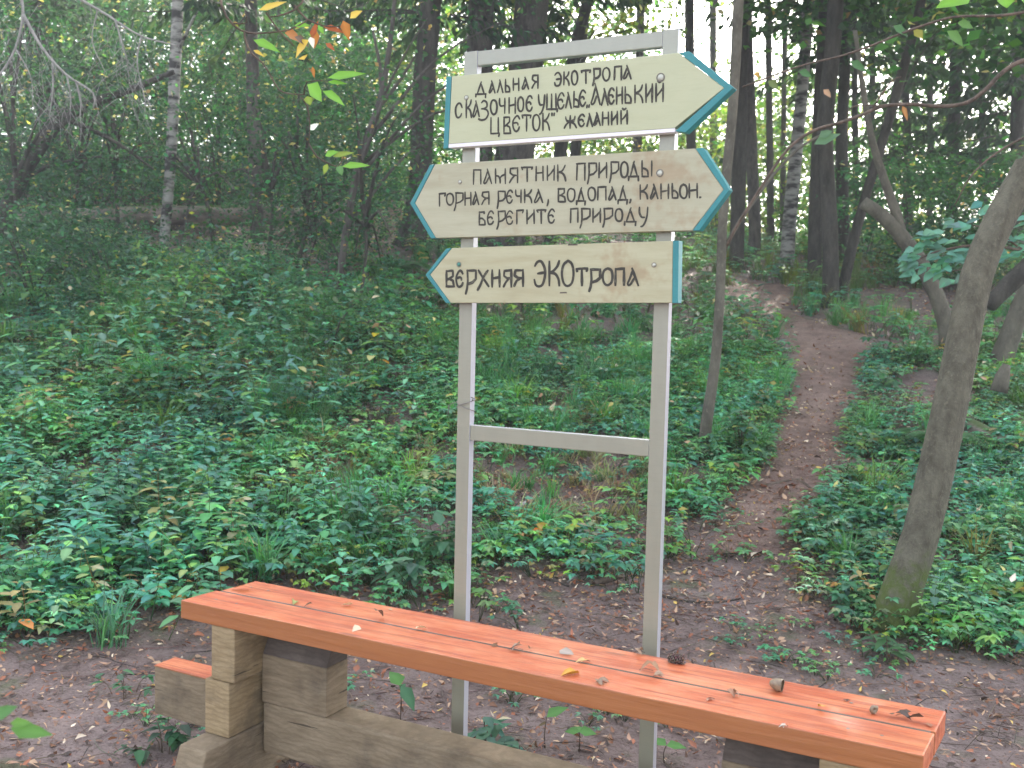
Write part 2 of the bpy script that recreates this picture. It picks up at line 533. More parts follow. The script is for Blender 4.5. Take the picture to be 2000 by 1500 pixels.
M_BOARD2 = paint_mat('worn_cream_paint', (0.415, 0.395, 0.275), (0.350, 0.320, 0.212), 0.5, 0.35, (1.2, 8, 8), 0.85, ((0.30, 0.19, 0.10), 3.0, 0.54, 0.5))
M_BOARD3 = paint_mat('yellowed_cream_paint', (0.435, 0.410, 0.265), (0.370, 0.330, 0.200), 0.5, 0.35, (1.2, 8, 8), 0.9, ((0.30, 0.19, 0.10), 3.5, 0.55, 0.5))
M_TEAL = paint_mat('teal_paint', (0.028, 0.205, 0.215), (0.02, 0.16, 0.185), 0.42, 0.45, (3, 3, 3), 0.5)
M_WHITE = paint_mat('white_edge_paint', (0.78, 0.74, 0.76), (0.66, 0.62, 0.62), 0.5, 0.4, (2, 2, 2), 0.4)
def ink_mat():
    k = NT('brown_black_paint')
    n = k.noise(k.coord((1, 1, 1)), 60, 4, 0.7)
    n2 = k.noise(k.coord((1, 1, 1)), 9, 3, 0.6)
    c = k.mix((0.030, 0.027, 0.022), (0.060, 0.054, 0.042), n2)
    c = k.mix(c, (0.16, 0.145, 0.10), k.ramp(n, [(0.55, 0.0), (0.70, 0.75)]))
    k.base(c); k.rough(0.6, 0.3)
    return k.m
M_INK = ink_mat()
M_BOLT = paint_mat('painted_bolt', (0.50, 0.50, 0.42), (0.3, 0.3, 0.26), 0.4, 0.5)
M_BOLT_GREEN = paint_mat('green_bolt', (0.06, 0.22, 0.17), (0.04, 0.13, 0.10), 0.4, 0.5)
M_WIRE = paint_mat('rusty_wire', (0.20, 0.18, 0.16), (0.12, 0.10, 0.08), 0.5, 0.5)
M_SHELL = paint_mat('snail_shell', (0.26, 0.19, 0.12), (0.10, 0.07, 0.05), 0.4, 0.5, (14, 14, 14), 0.9)
M_CONE = paint_mat('spruce_cone_scales', (0.17, 0.115, 0.08), (0.06, 0.04, 0.03), 0.7, 0.3, (30, 30, 30), 0.9)

# ------------------------------------------------------------------ the ground
def axis(segs):
    out = []
    for a, b, n in segs:
        out.append(np.linspace(a, b, n, endpoint=False))
    out.append([segs[-1][1]])
    return np.concatenate(out)

gx = axis([(-300, -60, 10), (-60, -14, 30), (-14, 14, 230), (14, 60, 30), (60, 300, 10)])
gy = axis([(-200, -20, 8), (-20, 1.5, 26), (1.5, 26, 220), (26, 70, 40), (70, 400, 12)])
X, Y = np.meshgrid(gx, gy)
Zg = gz(X, Y)
nx, ny = len(gx), len(gy)
idx = np.arange(nx * ny).reshape(ny, nx)
mb = MB()
mb.add(np.stack([X, Y, Zg], -1).reshape(-1, 3), None, np.stack([idx[:-1, :-1], idx[:-1, 1:], idx[1:, 1:], idx[1:, :-1]], -1).reshape(-1, 4))
tag(mb.build('ground', M_SOIL, smooth=True), kind='structure')

# the trodden path: rows of (left, right) edges as seen in the photograph, laid on the slope
PATH = [(1375, 1085, 1535, 1085), (1385, 1040, 1560, 1035), (1420, 990, 1610, 975), (1480, 930, 1640, 920), (1515, 870, 1655, 860), (1530, 800, 1672, 795),
        (1538, 745, 1685, 740), (1545, 700, 1700, 690), (1530, 660, 1690, 655), (1500, 632, 1640, 640), (1440, 606, 1560, 614), (1418, 582, 1530, 590), (1425, 556, 1545, 562), (1380, 545, 1480, 549)]
PL = np.array([ong(a, b) for a, b, c, d in PATH]); PR = np.array([ong(c, d) for a, b, c, d in PATH])
PLd, _ = resample(PL, np.zeros(len(PL)), 0.12)
tt = np.linspace(0, 1, len(PLd))
PRr, _ = resample(PR, np.zeros(len(PR)), 0.03)
PRd = PRr[np.clip((tt * (len(PRr) - 1)).round().astype(int), 0, len(PRr) - 1)]
wob = 0.05 * np.sin(tt * 90) + 0.04 * np.sin(tt * 211 + 1) + 0.03 * rng.normal(size=len(tt))
dv = norm(PRd - PLd)
PLd = PLd + dv * wob[:, None]; PRd = PRd - dv * np.roll(wob, 7)[:, None]
NA = 12
u = np.linspace(0, 1, NA)
G = PLd[:, None, :] * (1 - u)[None, :, None] + PRd[:, None, :] * u[None, :, None]
G[..., 2] = gz(G[..., 0], G[..., 1]) + 0.014 * np.minimum(1, 4 * np.minimum(u, 1 - u) + 0.15)[None, :]
idx = np.arange(G.shape[0] * NA).reshape(-1, NA)
mb = MB()
mb.add(G.reshape(-1, 3), None, np.stack([idx[:-1, :-1], idx[:-1, 1:], idx[1:, 1:], idx[1:, :-1]], -1).reshape(-1, 4))
tag(mb.build('path', M_PATH, smooth=True), kind='structure')

def inpoly(px, py, poly):
    poly = np.asarray(poly, float)
    x1, y1 = poly[:, 0], poly[:, 1]
    x2, y2 = np.roll(x1, -1), np.roll(y1, -1)
    r = np.zeros(px.shape, bool)
    for a, b, c, d in zip(x1, y1, x2, y2):
        m = ((b > py) != (d > py))
        if b != d:
            r ^= m & (px < (c - a) * (py - b) / (d - b) + a)
    return r

PATH_POLY = [(a - 10 * (b > 640), b) for a, b, c, d in PATH] + [(c + 8 * (d > 640), d) for a, b, c, d in PATH][::-1]
PATH2 = [(1640, 572), (1760, 566), (1960, 574), (2100, 585), (2100, 606), (1900, 596), (1700, 592), (1640, 588)]
EDGE_X = [-1500, 0, 120, 260, 360, 480, 600, 760, 900, 1050, 1200, 1300, 1375, 1530, 1600, 1700, 1850, 2000, 3500]
EDGE_Y = [1290, 1262, 1262, 1250, 1235, 1225, 1215, 1205, 1180, 1160, 1150, 1110, 1075, 1085, 1180, 1255, 1285, 1295, 1340]
BARE = [(1085, 950, 175, 85, .85), (1110, 820, 90, 40, .5), (620, 870, 70, 40, .6), (820, 930, 60, 50, .5), (440, 760, 70, 30, .5), (1850, 760, 90, 70, .6), (430, 478, 240, 26, .97), (1010, 860, 60, 40, .5), (1650, 1010, 40, 60, .4), (1800, 1010, 60, 40, .5), (330, 840, 60, 30, .5), (200, 730, 120, 40, .5), (560, 1010, 60, 24, .5), (1080, 990, 130, 45, .85), (660, 930, 60, 45, .8), (1140, 690, 100, 45, .6), (60, 640, 190, 70, .6), (1790, 800, 110, 80, .8), (1230, 930, 80, 50, .6),
        (760, 820, 80, 60, .6), (1900, 900, 90, 70, .5), (640, 500, 160, 40, .6), (1900, 640, 160, 40, .3)]

def veg(x, y):
    """how much grows at a place on the ground, 0..1"""
    P = np.stack([x, y, gz(x, y)], -1)
    px, py = proj(P)
    edge = np.interp(px, EDGE_X, EDGE_Y) + 26 * np.sin(x * 5.1 + y * 2) * np.sin(y * 4.3)
    d = (.25 * sstep(45, -20, py - edge) + .75 * sstep(5, -120, py - edge)) * (y > 2)
    d = d * (1 - inpoly(px, py, PATH_POLY)) * (1 - inpoly(px, py, PATH2))
    for bx, by, rx, ry, a in BARE:
        q = ((px - bx) / rx) ** 2 + ((py - by) / ry) ** 2
        d = d * (1 - a * sstep(1.3, 0.5, q))
    cl = 0.5 + 0.35 * np.sin(1.9 * x + 2.3 * np.sin(0.9 * y)) * np.sin(2.2 * y + 1.7 * np.sin(1.1 * x)) + .3 * np.sin(4.3 * x + 1.3 * y) * np.sin(5.1 * y - 2 * np.sin(1.7 * x))
    return d * np.clip(cl, .06, 1), px, py

def spots(n, y0, y1, r=rng, wide=0.64):
    y = np.sqrt(r.uniform(y0 * y0, y1 * y1, n))
    x = r.uniform(-wide, wide, n) * y
    return x, y

# ------------------------------------------------------------------ the table bench
TH = math.radians(-27.85)
ct, st = math.cos(TH), math.sin(TH)
TO = np.array([-1.2028, 3.7067, 0.0])
TL, TW, ZT, TT = 2.560, 0.352, 0.68, 0.068
TC = TO + np.array([ct * TL / 2 - st * TW / 2, st * TL / 2 + ct * TW / 2, 0])
def t2w(x, y, z):
    return TO + np.array([ct * x - st * y, st * x + ct * y, z])

def rbox(x0, x1, y0, y1, z0, z1, bev=0.005, cuts=1, jit=0.0, taper=None):
    """a bevelled, slightly irregular timber"""
    import bmesh
    bm = bmesh.new()
    bmesh.ops.create_cube(bm, size=1.0)
    for v in bm.verts:
        v.co = Vector(((x0 + x1) / 2 + v.co.x * (x1 - x0), (y0 + y1) / 2 + v.co.y * (y1 - y0), (z0 + z1) / 2 + v.co.z * (z1 - z0)))
        if taper: taper(v.co)
    bmesh.ops.bevel(bm, geom=list(bm.edges), offset=bev, segments=2, profile=0.6, affect='EDGES')
    return bm

def bm_obj(name, bm, mat, parent, smooth=False):
    me = bpy.data.meshes.new(name)
    bm.normal_update()
    bm.to_mesh(me); bm.free()
    me.materials.append(mat)
    if smooth:
        for p in me.polygons: p.use_smooth = True
    o = bpy.data.objects.new(name, me)
    COL.objects.link(o)
    o.parent = parent
    return o

tbl = thing('timber_table', TC, 'long narrow table of two orange stained planks on stacked timber beams', 'table', rz=TH)
def tb(name, x0, x1, y0, y1, z0, z1, mat, bev=0.005, taper=None):
    ox, oy = TL / 2, TW / 2
    tp = (lambda c: taper(c)) if taper else None
    return bm_obj(name, rbox(x0 - ox, x1 - ox, y0 - oy, y1 - oy, z0, z1, bev, taper=tp), mat, tbl)
def skew(c):
    c.x += (c.y + TW / 2) * (0.062 if c.x > 0 else 0.09)
tb('plank', 0.0, TL, 0.0, 0.1650, ZT - TT, ZT, M_STAIN, 0.004, skew)
tb('plank', 0.012, TL, 0.1800, TW, ZT - TT - 0.001, ZT - 0.0015, M_STAIN, 0.004, skew)
tb('seam_dirt', 0.03, TL, 0.1652, 0.1798, ZT - 0.03, ZT - 0.0022, M_TIMBER_BARK, 0.0005)
for nx_ in (0.10, 0.19, TL - 0.10, TL - 0.21):
    for ny_ in (0.075, 0.27):
        mn_ = MB()
        a_ = np.linspace(0, 2 * np.pi, 8, endpoint=False)
        cx_, cy_ = nx_ - TL / 2 + .013 * math.sin(nx_ * 90 + ny_ * 50), ny_ - TW / 2
        mn_.add(np.vstack([np.c_[cx_ + .0055 * np.cos(a_), cy_ + .0055 * np.sin(a_), np.full(8, ZT + .0004)], [[cx_, cy_, ZT + .0012]]]), [(i_, (i_ + 1) % 8, 8) for i_ in range(8)])
        mn_.build('nail_head', M_WIRE, tbl)
for mir in (0, 1):
    f = (lambda a, b: (TL - b, TL - a)) if mir else (lambda a, b: (a, b))
    a, b = f(0.145, 0.256); tb('support_block', a, b, 0.006, 0.335, 0.4095, 0.6105, M_TIMBER, 0.006)
    a, b = f(0.120, 0.236); tb('support_block', a, b, 0.000, 0.335, 0.2055, 0.4080, M_TIMBER, 0.006)
    a, b = f(0.118, 0.246)
    def slope(c):
        if c.z > 0.1 and c.y < -0.2: c.y += 0.10
    tb('base_beam', a, b, -0.22, 0.50, -0.06, 0.2040, M_TIMBER_OLD, 0.008, slope)
    a, b = f(0.2585, 0.558)
    tb('brace_block', a, b, 0.150, 0.275, 0.2985, 0.480, M_TIMBER_OLD, 0.004)
    def wane(c):
        if c.z > 0.50 and c.y < 0.21 - TW / 2: c.y += 0.042
    tb('waney_slab', a + 0.001, b - 0.001, 0.1505, 0.274, 0.4805, 0.560, M_TIMBER_BARK, 0.004, wane).__setitem__('label', 'dark waney edged slab on the brace block')
tb('stretcher_beam', 0.262, TL - 0.262, 0.152, 0.285, 0.105, 0.2975, M_TIMBER_OLD, 0.010)
tb('beam_end', -0.30, 0.1185, 0.152, 0.262, 0.135, 0.3270, M_TIMBER_OLD, 0.005)
tb('painted_cap', -0.301, 0.1188, 0.151, 0.263, 0.3275, 0.3320, M_STAIN, 0.001).__setitem__('label', 'orange painted top of the projecting beam end')
tb('beam_end', TL - 0.1185, TL + 0.30, 0.152, 0.262, 0.135, 0.3270, M_TIMBER_OLD, 0.005)

# ------------------------------------------------------------------ the signpost
TS = math.radians(-27.4)
SP0 = at(895, 700, 3.72)
SO = np.array([SP0[0], SP0[1], 0.0])
sgn = thing('trail_signpost', (SO[0], SO[1], 0.0), 'grey steel frame signpost carrying three cream arrow boards with hand painted lettering', 'signpost', rz=TS)
ct, st = math.cos(TS), math.sin(TS)
nS = np.array([-st, ct, 0.0])
def onsign(px, py, yl):
    d = ray(px, py)
    t = ((SO - EYE) @ nS + yl) / (d @ nS)
    p = EYE + d * t - SO
    return np.array([ct * p[0] + st * p[1], p[2]])

def sbox(name, x0, x1, y0, y1, z0, z1, mat, parent=None, bev=0.003):
    return bm_obj(name, rbox(x0, x1, y0, y1, z0, z1, bev), mat, parent or sgn)

def prism(poly, y0, y1):
    """poly: (x, z) outline seen from the front, extruded from y0 (front) to y1"""
    n = len(poly)
    V = [(p[0], y0, p[1]) for p in poly] + [(p[0], y1, p[1]) for p in poly]
    import bmesh
    bm = bmesh.new()
    vs_ = [bm.verts.new(v) for v in V]
    bm.faces.new(vs_[:n]); bm.faces.new(vs_[n:][::-1])
    for i in range(n):
        j = (i + 1) % n
        bm.faces.new((vs_[i], vs_[i + n], vs_[j + n], vs_[j]))
    bmesh.ops.recalc_face_normals(bm, faces=bm.faces)
    bmesh.ops.bevel(bm, geom=list(bm.edges), offset=0.0012, segments=1, affect='EDGES')
    return bm

lx0, lx1 = onsign(895, 700, 0)[0], onsign(920, 700, 0)[0]
rx0, rx1 = onsign(1273, 700, 0)[0], onsign(1303, 700, 0)[0]
ztop = onsign(1316, 57, 0)[1]
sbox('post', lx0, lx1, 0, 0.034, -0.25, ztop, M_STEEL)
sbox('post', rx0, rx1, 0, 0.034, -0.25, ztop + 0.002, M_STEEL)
zr = onsign(1100, 110, 0)[1]
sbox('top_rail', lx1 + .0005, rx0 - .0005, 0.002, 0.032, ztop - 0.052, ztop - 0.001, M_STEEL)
zb = (onsign(925, 832, 0)[1] + onsign(1255, 857, 0)[1]) / 2
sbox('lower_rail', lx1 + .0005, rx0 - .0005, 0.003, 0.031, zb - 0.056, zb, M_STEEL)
mb = MB()
wp = []
zw = onsign(905, 785, 0)[1]
for i in range(40):
    a = i / 39 * 2.6 * 2 * math.pi
    wp.append(((lx0 + lx1) / 2 + math.cos(a) * 0.036, 0.017 + math.sin(a) * 0.024, zw - 0.012 + 0.024 * math.sin(a * 0.5 + 1)))
tube(mb, wp, [0.0016] * len(wp), 5, step=0.008)
tube(mb, [(lx0 - 0.01, 0.0, zw - 0.004), (lx0 - 0.03, -0.005, zw - 0.015), (lx0 - 0.036, -0.004, zw - 0.05)], [0.0015] * 3, 5, step=0.01)
tube(mb, [(lx1 + 0.01, -0.004, zw + 0.006), (lx1 + 0.016, -0.006, zw + 0.016), (lx1 + 0.008, -0.007, zw + 0.020)], [0.002] * 3, 5, step=0.006)
mb.build('wire_tie', M_WIRE, sgn, smooth=True)

YB = -0.040      # front of the boards
G1 = {}          # stroke glyphs in a unit box; 's' = smooth
def gl(ch, *st_): G1[ch] = st_
gl('Д', ('', [(.08, .02), (.95, .02)]), ('', [(.1, .04), (.08, -.24)]), ('', [(.92, .04), (.9, -.26)]), ('', [(.22, .03), (.56, 1)]), ('', [(.5, .9), (.82, .03)]))
gl('А', ('', [(.45, 1), (.98, .02)]), ('s', [(.48, .84), (.2, .35), (.04, .12), (.12, .02), (.34, .12), (.62, .42)]))
gl('Л', ('', [(.42, 1), (.95, .0)]), ('', [(.5, .85), (.28, .4), (.05, .0)]))
gl('Ь', ('', [(.08, 1), (.08, .02)]), ('s', [(.1, .50), (.45, .50), (.82, .36), (.92, .18), (.9, .03)]), ('', [(.08, .02), (.94, .02)]))
gl('Н', ('', [(.08, 1), (.08, 0)]), ('', [(.92, 1), (.92, 0)]), ('', [(.1, .5), (.9, .56)]))
gl('Я', ('', [(.92, 1), (.92, 0)]), ('', [(.94, .98), (.14, .95)]), ('', [(.16, .96), (.12, .66), (.42, .5), (.9, .48)]), ('s', [(.62, .46), (.3, .28), (.06, .0)]))
gl('Э', ('s', [(.08, .82), (.3, .98), (.62, .98), (.9, .74), (.93, .4), (.72, .1), (.4, .0), (.14, .08), (.04, .26)]), ('', [(.3, .5), (.92, .56)]))
gl('К', ('', [(.08, 1), (.08, 0)]), ('s', [(.92, 1), (.8, .8), (.5, .62), (.12, .54)]), ('s', [(.14, .55), (.6, .48), (.86, .26), (.95, .0)]))
gl('О', ('s', [(.5, 1), (.18, .86), (.05, .5), (.18, .13), (.5, .0), (.82, .13), (.95, .5), (.82, .86), (.5, 1)]))
gl('Т', ('', [(.02, .97), (.98, 1)]), ('', [(.5, .98), (.5, 0)]), ('', [(.03, .98), (.10, .82)]), ('', [(.97, .99), (.9, .83)]))
gl('Р', ('', [(.1, 1), (.14, .35), (.08, -.1), (-.06, -.42)]), ('', [(.08, .98), (.95, .98)]), ('', [(.95, .98), (.95, .46), (.62, .26), (.16, .16)]))
gl('П', ('', [(.1, 1), (.06, 0)]), ('', [(.92, 1), (.92, 0)]), ('', [(.06, .97), (.96, 1)]))
gl('С', ('s', [(.9, .72), (.72, .94), (.4, .98), (.1, .72), (.05, .34), (.22, .06), (.5, .0), (.72, .12), (.84, .3)]))
gl('З', ('s', [(.32, .86), (.55, 1), (.85, .88), (.86, .66), (.6, .52), (.32, .5)]), ('s', [(.5, .52), (.86, .44), (1, .2), (.75, -.05), (.3, -.12), (.0, -.06)]))
gl('Ч', ('', [(.9, 1), (.86, 0)]), ('s', [(.1, 1), (.1, .68), (.3, .52), (.88, .54)]))
gl('Е', ('s', [(.92, .82), (.7, .99), (.4, .96), (.1, .66), (.06, .36), (.22, .08), (.5, .0), (.76, .10), (.9, .26)]), ('s', [(.1, .52), (.5, .58), (.7, .50), (.72, .42)]))
gl('У', ('s', [(.08, 1), (.1, .6), (.3, .30), (.62, .3)]), ('s', [(.94, 1), (.86, .4), (.66, -.05), (.4, -.3), (.2, -.34)]))
gl('Щ', ('', [(.06, 1), (.06, .05)]), ('', [(.46, 1), (.46, .05)]), ('', [(.84, 1), (.84, .05)]), ('', [(.04, .05), (.98, .08), (.94, -.1)]))
gl('И', ('', [(.08, 1), (.08, 0)]), ('', [(.92, 1), (.92, 0)]), ('', [(.1, .26), (.5, .5), (.9, .78)]))
gl('Й', ('', [(.08, 1), (.08, 0)]), ('', [(.92, 1), (.92, 0)]), ('', [(.1, .26), (.5, .5), (.9, .78)]), ('s', [(.28, 1.16), (.5, 1.08), (.75, 1.18)]))
gl('Ц', ('', [(.08, 1), (.05, .04)]), ('', [(.84, 1), (.84, .04)]), ('', [(.03, .03), (.98, .05), (.90, -.14)]))
gl('В', ('', [(.1, 1), (.1, 0)]), ('', [(.08, .97), (.82, .98)]), ('', [(.82, .98), (.82, .68), (.4, .5), (.14, .46)]), ('', [(.4, .5), (.82, .36), (.94, .04)]), ('', [(.08, .02), (.97, .02)]))
gl('Ж', ('', [(.5, 1), (.5, 0)]), ('s', [(.14, .92), (.2, .66), (.42, .55)]), ('s', [(.88, .95), (.82, .7), (.55, .56)]), ('s', [(.5, .55), (.2, .3), (.02, .0)]), ('s', [(.5, .55), (.82, .36), (.98, .04)]), ('', [(.25, .55), (.78, .58)]))
gl('М', ('', [(.06, 1), (.06, 0)]), ('', [(.94, 1), (.94, 0)]), ('s', [(.08, .52), (.3, .5), (.46, .3), (.46, .0)]), ('s', [(.46, .34), (.62, .5), (.92, .62)]))
gl('Г', ('', [(.1, 1), (.1, 0)]), ('', [(.06, .97), (.95, 1), (.82, .82)]))
gl('Б', ('', [(.1, 1), (.1, 0)]), ('', [(.06, .97), (.8, 1), (.76, .86)]), ('', [(.14, .52), (.5, .5), (.84, .32), (.92, .04)]), ('', [(.06, .02), (.95, .02)]))
gl('Ы', ('', [(.06, 1), (.06, .02)]), ('s', [(.1, .52), (.34, .5), (.56, .34), (.6, .04)]), ('', [(.06, .02), (.62, .02)]), ('', [(.94, 1), (.92, .02)]))
gl('Х', ('', [(.12, 1), (.5, .55), (.98, .02)]), ('s', [(.92, .98), (.72, .8), (.5, .5), (.3, .18), (.02, -.2)]))
gl(',', ('', [(.6, 1), (.6, .6), (.2, .0)]))
gl('.', ('', [(.3, .4), (.7, .45)]))
gl('„', ('', [(.2, .9), (.1, .2)]), ('', [(.8, 1), (.7, .3)]))
gl('“', ('', [(.2, 1), (.2, .3)]), ('', [(.8, 1), (.75, .35)]))

ZO = {'A': (860, 110, .15), 'B': (1140, 90, .15), 'C': (840, 300, .15), 'D': (1100, 280, .15), 'E': (830, 460, .14), 'F': (1070, 460, .14)}
def word(z, items):
    ox, oy, s = ZO[z]
    return [(c, ox + a * s, oy + t * s, ox + b * s, oy + q * s) for c, a, b, t, q in items]

T1 = word('A', [('Д', 450, 605, 335, 495), ('А', 635, 715, 320, 480), ('Л', 740, 820, 305, 470), ('Ь', 845, 910, 300, 465), ('Н', 945, 1030, 285, 445), ('А', 1065, 1150, 270, 430), ('Я', 1190, 1280, 245, 415),
     ('Э', 1485, 1580, 215, 390), ('К', 1605, 1680, 205, 375), ('О', 1705, 1790, 190, 370), ('С', 195, 295, 610, 800), ('К', 335, 410, 570, 800), ('А', 425, 510, 580, 790), ('З', 500, 625, 575, 800), ('О', 650, 745, 565, 755),
     ('Ч', 765, 850, 550, 745), ('Н', 890, 985, 540, 740), ('О', 1005, 1090, 530, 720), ('Е', 1115, 1205, 515, 715), ('У', 1275, 1365, 500, 690), ('Щ', 1380, 1530, 490, 705), ('Е', 1525, 1620, 480, 685), ('Л', 1630, 1710, 470, 670),
     ('Ь', 1735, 1810, 455, 660), ('Е', 1810, 1900, 440, 650), ('„', 1905, 1950, 630, 680), ('Ц', 655, 775, 800, 1015), ('В', 820, 920, 790, 1005), ('Е', 940, 1040, 780, 975), ('Т', 1065, 1185, 765, 975), ('О', 1200, 1300, 755, 965),
     ('К', 1330, 1425, 745, 960), ('“', 1445, 1495, 740, 790), ('Ж', 1610, 1775, 775, 935), ('Е', 1795, 1885, 760, 915)]) + \
     word('B', [('Т', -33, 93, 315, 485), ('Р', 125, 222, 290, 450), ('О', 245, 345, 280, 450), ('П', 395, 500, 265, 440), ('А', 515, 620, 255, 430), ('А', 95, 215, 490, 770), ('Л', 230, 320, 555, 770), ('Е', 320, 405, 550, 755), ('Н', 425, 510, 535, 755),
     ('Ь', 535, 625, 530, 745), ('К', 660, 775, 510, 740), ('И', 805, 900, 495, 730), ('Й', 935, 1045, 488, 720), ('Л', 40, 120, 875, 1050), ('А', 130, 220, 870, 1035), ('Н', 240, 330, 860, 1030), ('И', 360, 445, 850, 1020), ('Й', 480, 575, 842, 1015)])
T2 = word('C', [('П', 560, 670, 210, 400), ('А', 700, 805, 200, 395), ('М', 845, 990, 198, 385), ('Я', 1030, 1150, 182, 380), ('Т', 1190, 1340, 175, 360), ('Н', 1375, 1480, 168, 350), ('И', 1520, 1625, 160, 350), ('К', 1655, 1770, 150, 355),
     ('Г', 115, 210, 520, 685), ('О', 210, 310, 515, 670), ('Р', 325, 435, 510, 675), ('Н', 450, 540, 505, 670), ('А', 555, 635, 500, 665), ('Я', 670, 775, 495, 660), ('Р', 880, 985, 488, 650), ('Е', 995, 1080, 480, 645), ('Ч', 1110, 1195, 475, 640),
     ('К', 1225, 1330, 470, 640), ('А', 1355, 1470, 465, 640), (',', 1518, 1556, 600, 680), ('В', 1660, 1770, 455, 630), ('Б', 635, 725, 760, 930), ('Е', 745, 835, 750, 925), ('Р', 880, 985, 748, 915), ('Е', 990, 1085, 745, 920), ('Г', 1120, 1225, 740, 915),
     ('И', 1255, 1365, 735, 910), ('Т', 1390, 1510, 732, 905), ('Е', 1535, 1630, 725, 905)]) + \
     word('D', [('П', 170, 295, 262, 475), ('Р', 325, 440, 255, 445), ('И', 460, 575, 250, 450), ('Р', 612, 730, 240, 430), ('О', 745, 850, 240, 440), ('Д', 840, 990, 235, 435), ('Ы', 1020, 1165, 230, 432), ('О', 50, 160, 585, 755), ('Д', 165, 300, 580, 755),
     ('О', 320, 425, 570, 745), ('П', 445, 565, 565, 740), ('А', 590, 690, 565, 740), ('Д', 705, 845, 555, 742), (',', 862, 890, 730, 775), ('К', 995, 1105, 540, 725), ('А', 1135, 1235, 535, 725), ('Н', 1265, 1380, 530, 720), ('Ь', 1415, 1500, 525, 715), ('О', 1515, 1620, 535, 715),
     ('Н', 1635, 1755, 525, 708), ('.', 1768, 1802, 680, 720), ('П', 90, 200, 850, 1030), ('Р', 228, 355, 850, 1025), ('И', 380, 495, 850, 1025), ('Р', 523, 650, 845, 1020), ('О', 675, 780, 850, 1015), ('Д', 785, 960, 840, 1025), ('У', 985, 1110, 832, 1020)])
T3 = word('E', [('В', 290, 415, 490, 715), ('Е', 435, 540, 490, 715), ('Р', 578, 720, 482, 715), ('Х', 730, 895, 482, 715), ('Н', 930, 1050, 482, 712), ('Я', 1090, 1215, 480, 715), ('Я', 1240, 1380, 480, 705), ('Э', 1520, 1690, 365, 710)]) + \
     word('F', [('К', 10, 170, 360, 695), ('О', 190, 370, 355, 705), ('Т', 395, 560, 460, 700), ('Р', 588, 740, 470, 690), ('О', 760, 910, 455, 690), ('П', 935, 1075, 460, 695), ('А', 1110, 1265, 455, 700)])

def lettering(name, text, wpx, parent):
    mb = MB()
    r = np.random.default_rng(5)
    k = 0
    for c, x0, y0, x1, y1 in text:
        for kind, pts in G1[c]:
            P = np.array(pts, float)
            P = P + r.normal(size=P.shape) * 0.012
            if kind == 's':
                P3, _ = resample(np.c_[P, np.zeros(len(P))], np.zeros(len(P)), 0.09)
                P = P3[:, :2]
            else:
                Q = [P[0]]
                for a_, b_ in zip(P[:-1], P[1:]):
                    for t_ in (.25, .5, .75, 1): Q.append(a_ + (b_ - a_) * t_)
                P = np.array(Q)
            pix = np.c_[x0 + P[:, 0] * (x1 - x0), y1 + P[:, 1] * (y0 - y1)]
            Q = np.array([onsign(a_, b_, YB) for a_, b_ in pix])
            T = norm(np.gradient(Q, axis=0))
            N = np.c_[-T[:, 1], T[:, 0]]
            w = wpx * 3.55 / FPX * 0.5 * (1 + 0.10 * np.sin(np.linspace(0, 5, len(Q)) + r.uniform(0, 6)) + 0.05 * r.normal())
            w = w * np.ones(len(Q)); w[0] *= 0.62; w[-1] *= 0.7
            Q[0] -= T[0] * w[1] * 0.6; Q[-1] += T[-1] * w[1] * 0.6
            y = YB - 0.0007 - 0.00012 * (k % 6); k += 1
            A = Q + N * w[:, None]; B = Q - N * w[:, None]
            V = np.vstack([np.c_[A[:, 0], np.full(len(Q), y), A[:, 1]], np.c_[B[:, 0], np.full(len(Q), y), B[:, 1]]])
            n = len(Q); i = np.arange(n - 1)
            mb.add(V, None, np.stack([i, i + 1, i + 1 + n, i + n], -1))
    return mb.build(name, M_INK, parent)

def board(label, body, trims, mat, text, wpx, bolts, low=None):
    import bmesh
    P = [onsign(a, b, YB) for a, b in body]
    o = bm_obj('arrow_board', prism(P, YB, -0.002), mat, sgn)
    o['label'] = label
    for t in trims:
        bm_obj('edge_trim', prism([onsign(a, b, YB) for a, b in t], YB - 0.0012, -0.0012), M_TEAL, o)
    if low:
        bm_obj('lower_edge', prism([onsign(a, b, YB) for a, b in low], YB - 0.0004, -0.004), M_WHITE, o)
    lettering('lettering', text, wpx, o)
    for bx, by, rr, m in bolts:
        c = onsign(bx, by, YB)
        bm = bmesh.new()
        bmesh.ops.create_uvsphere(bm, u_segments=14, v_segments=8, radius=rr)
        for v in bm.verts: v.co = Vector((v.co.x + c[0], v.co.y * 0.55 + YB - 0.001, v.co.z + c[1]))
        bm_obj('bolt', bm, m, o, True)
        mbw = MB()
        tube(mbw, [(c[0] + rr * 1.25 * math.cos(a), YB - 0.0012, c[1] + rr * 1.25 * math.sin(a)) for a in np.linspace(0, 6.28, 15)], [rr * 0.14] * 15, 5, (.05, .05, .04), 0.004)
        mbw.build('washer', M_WIRE, o, True)
    return o

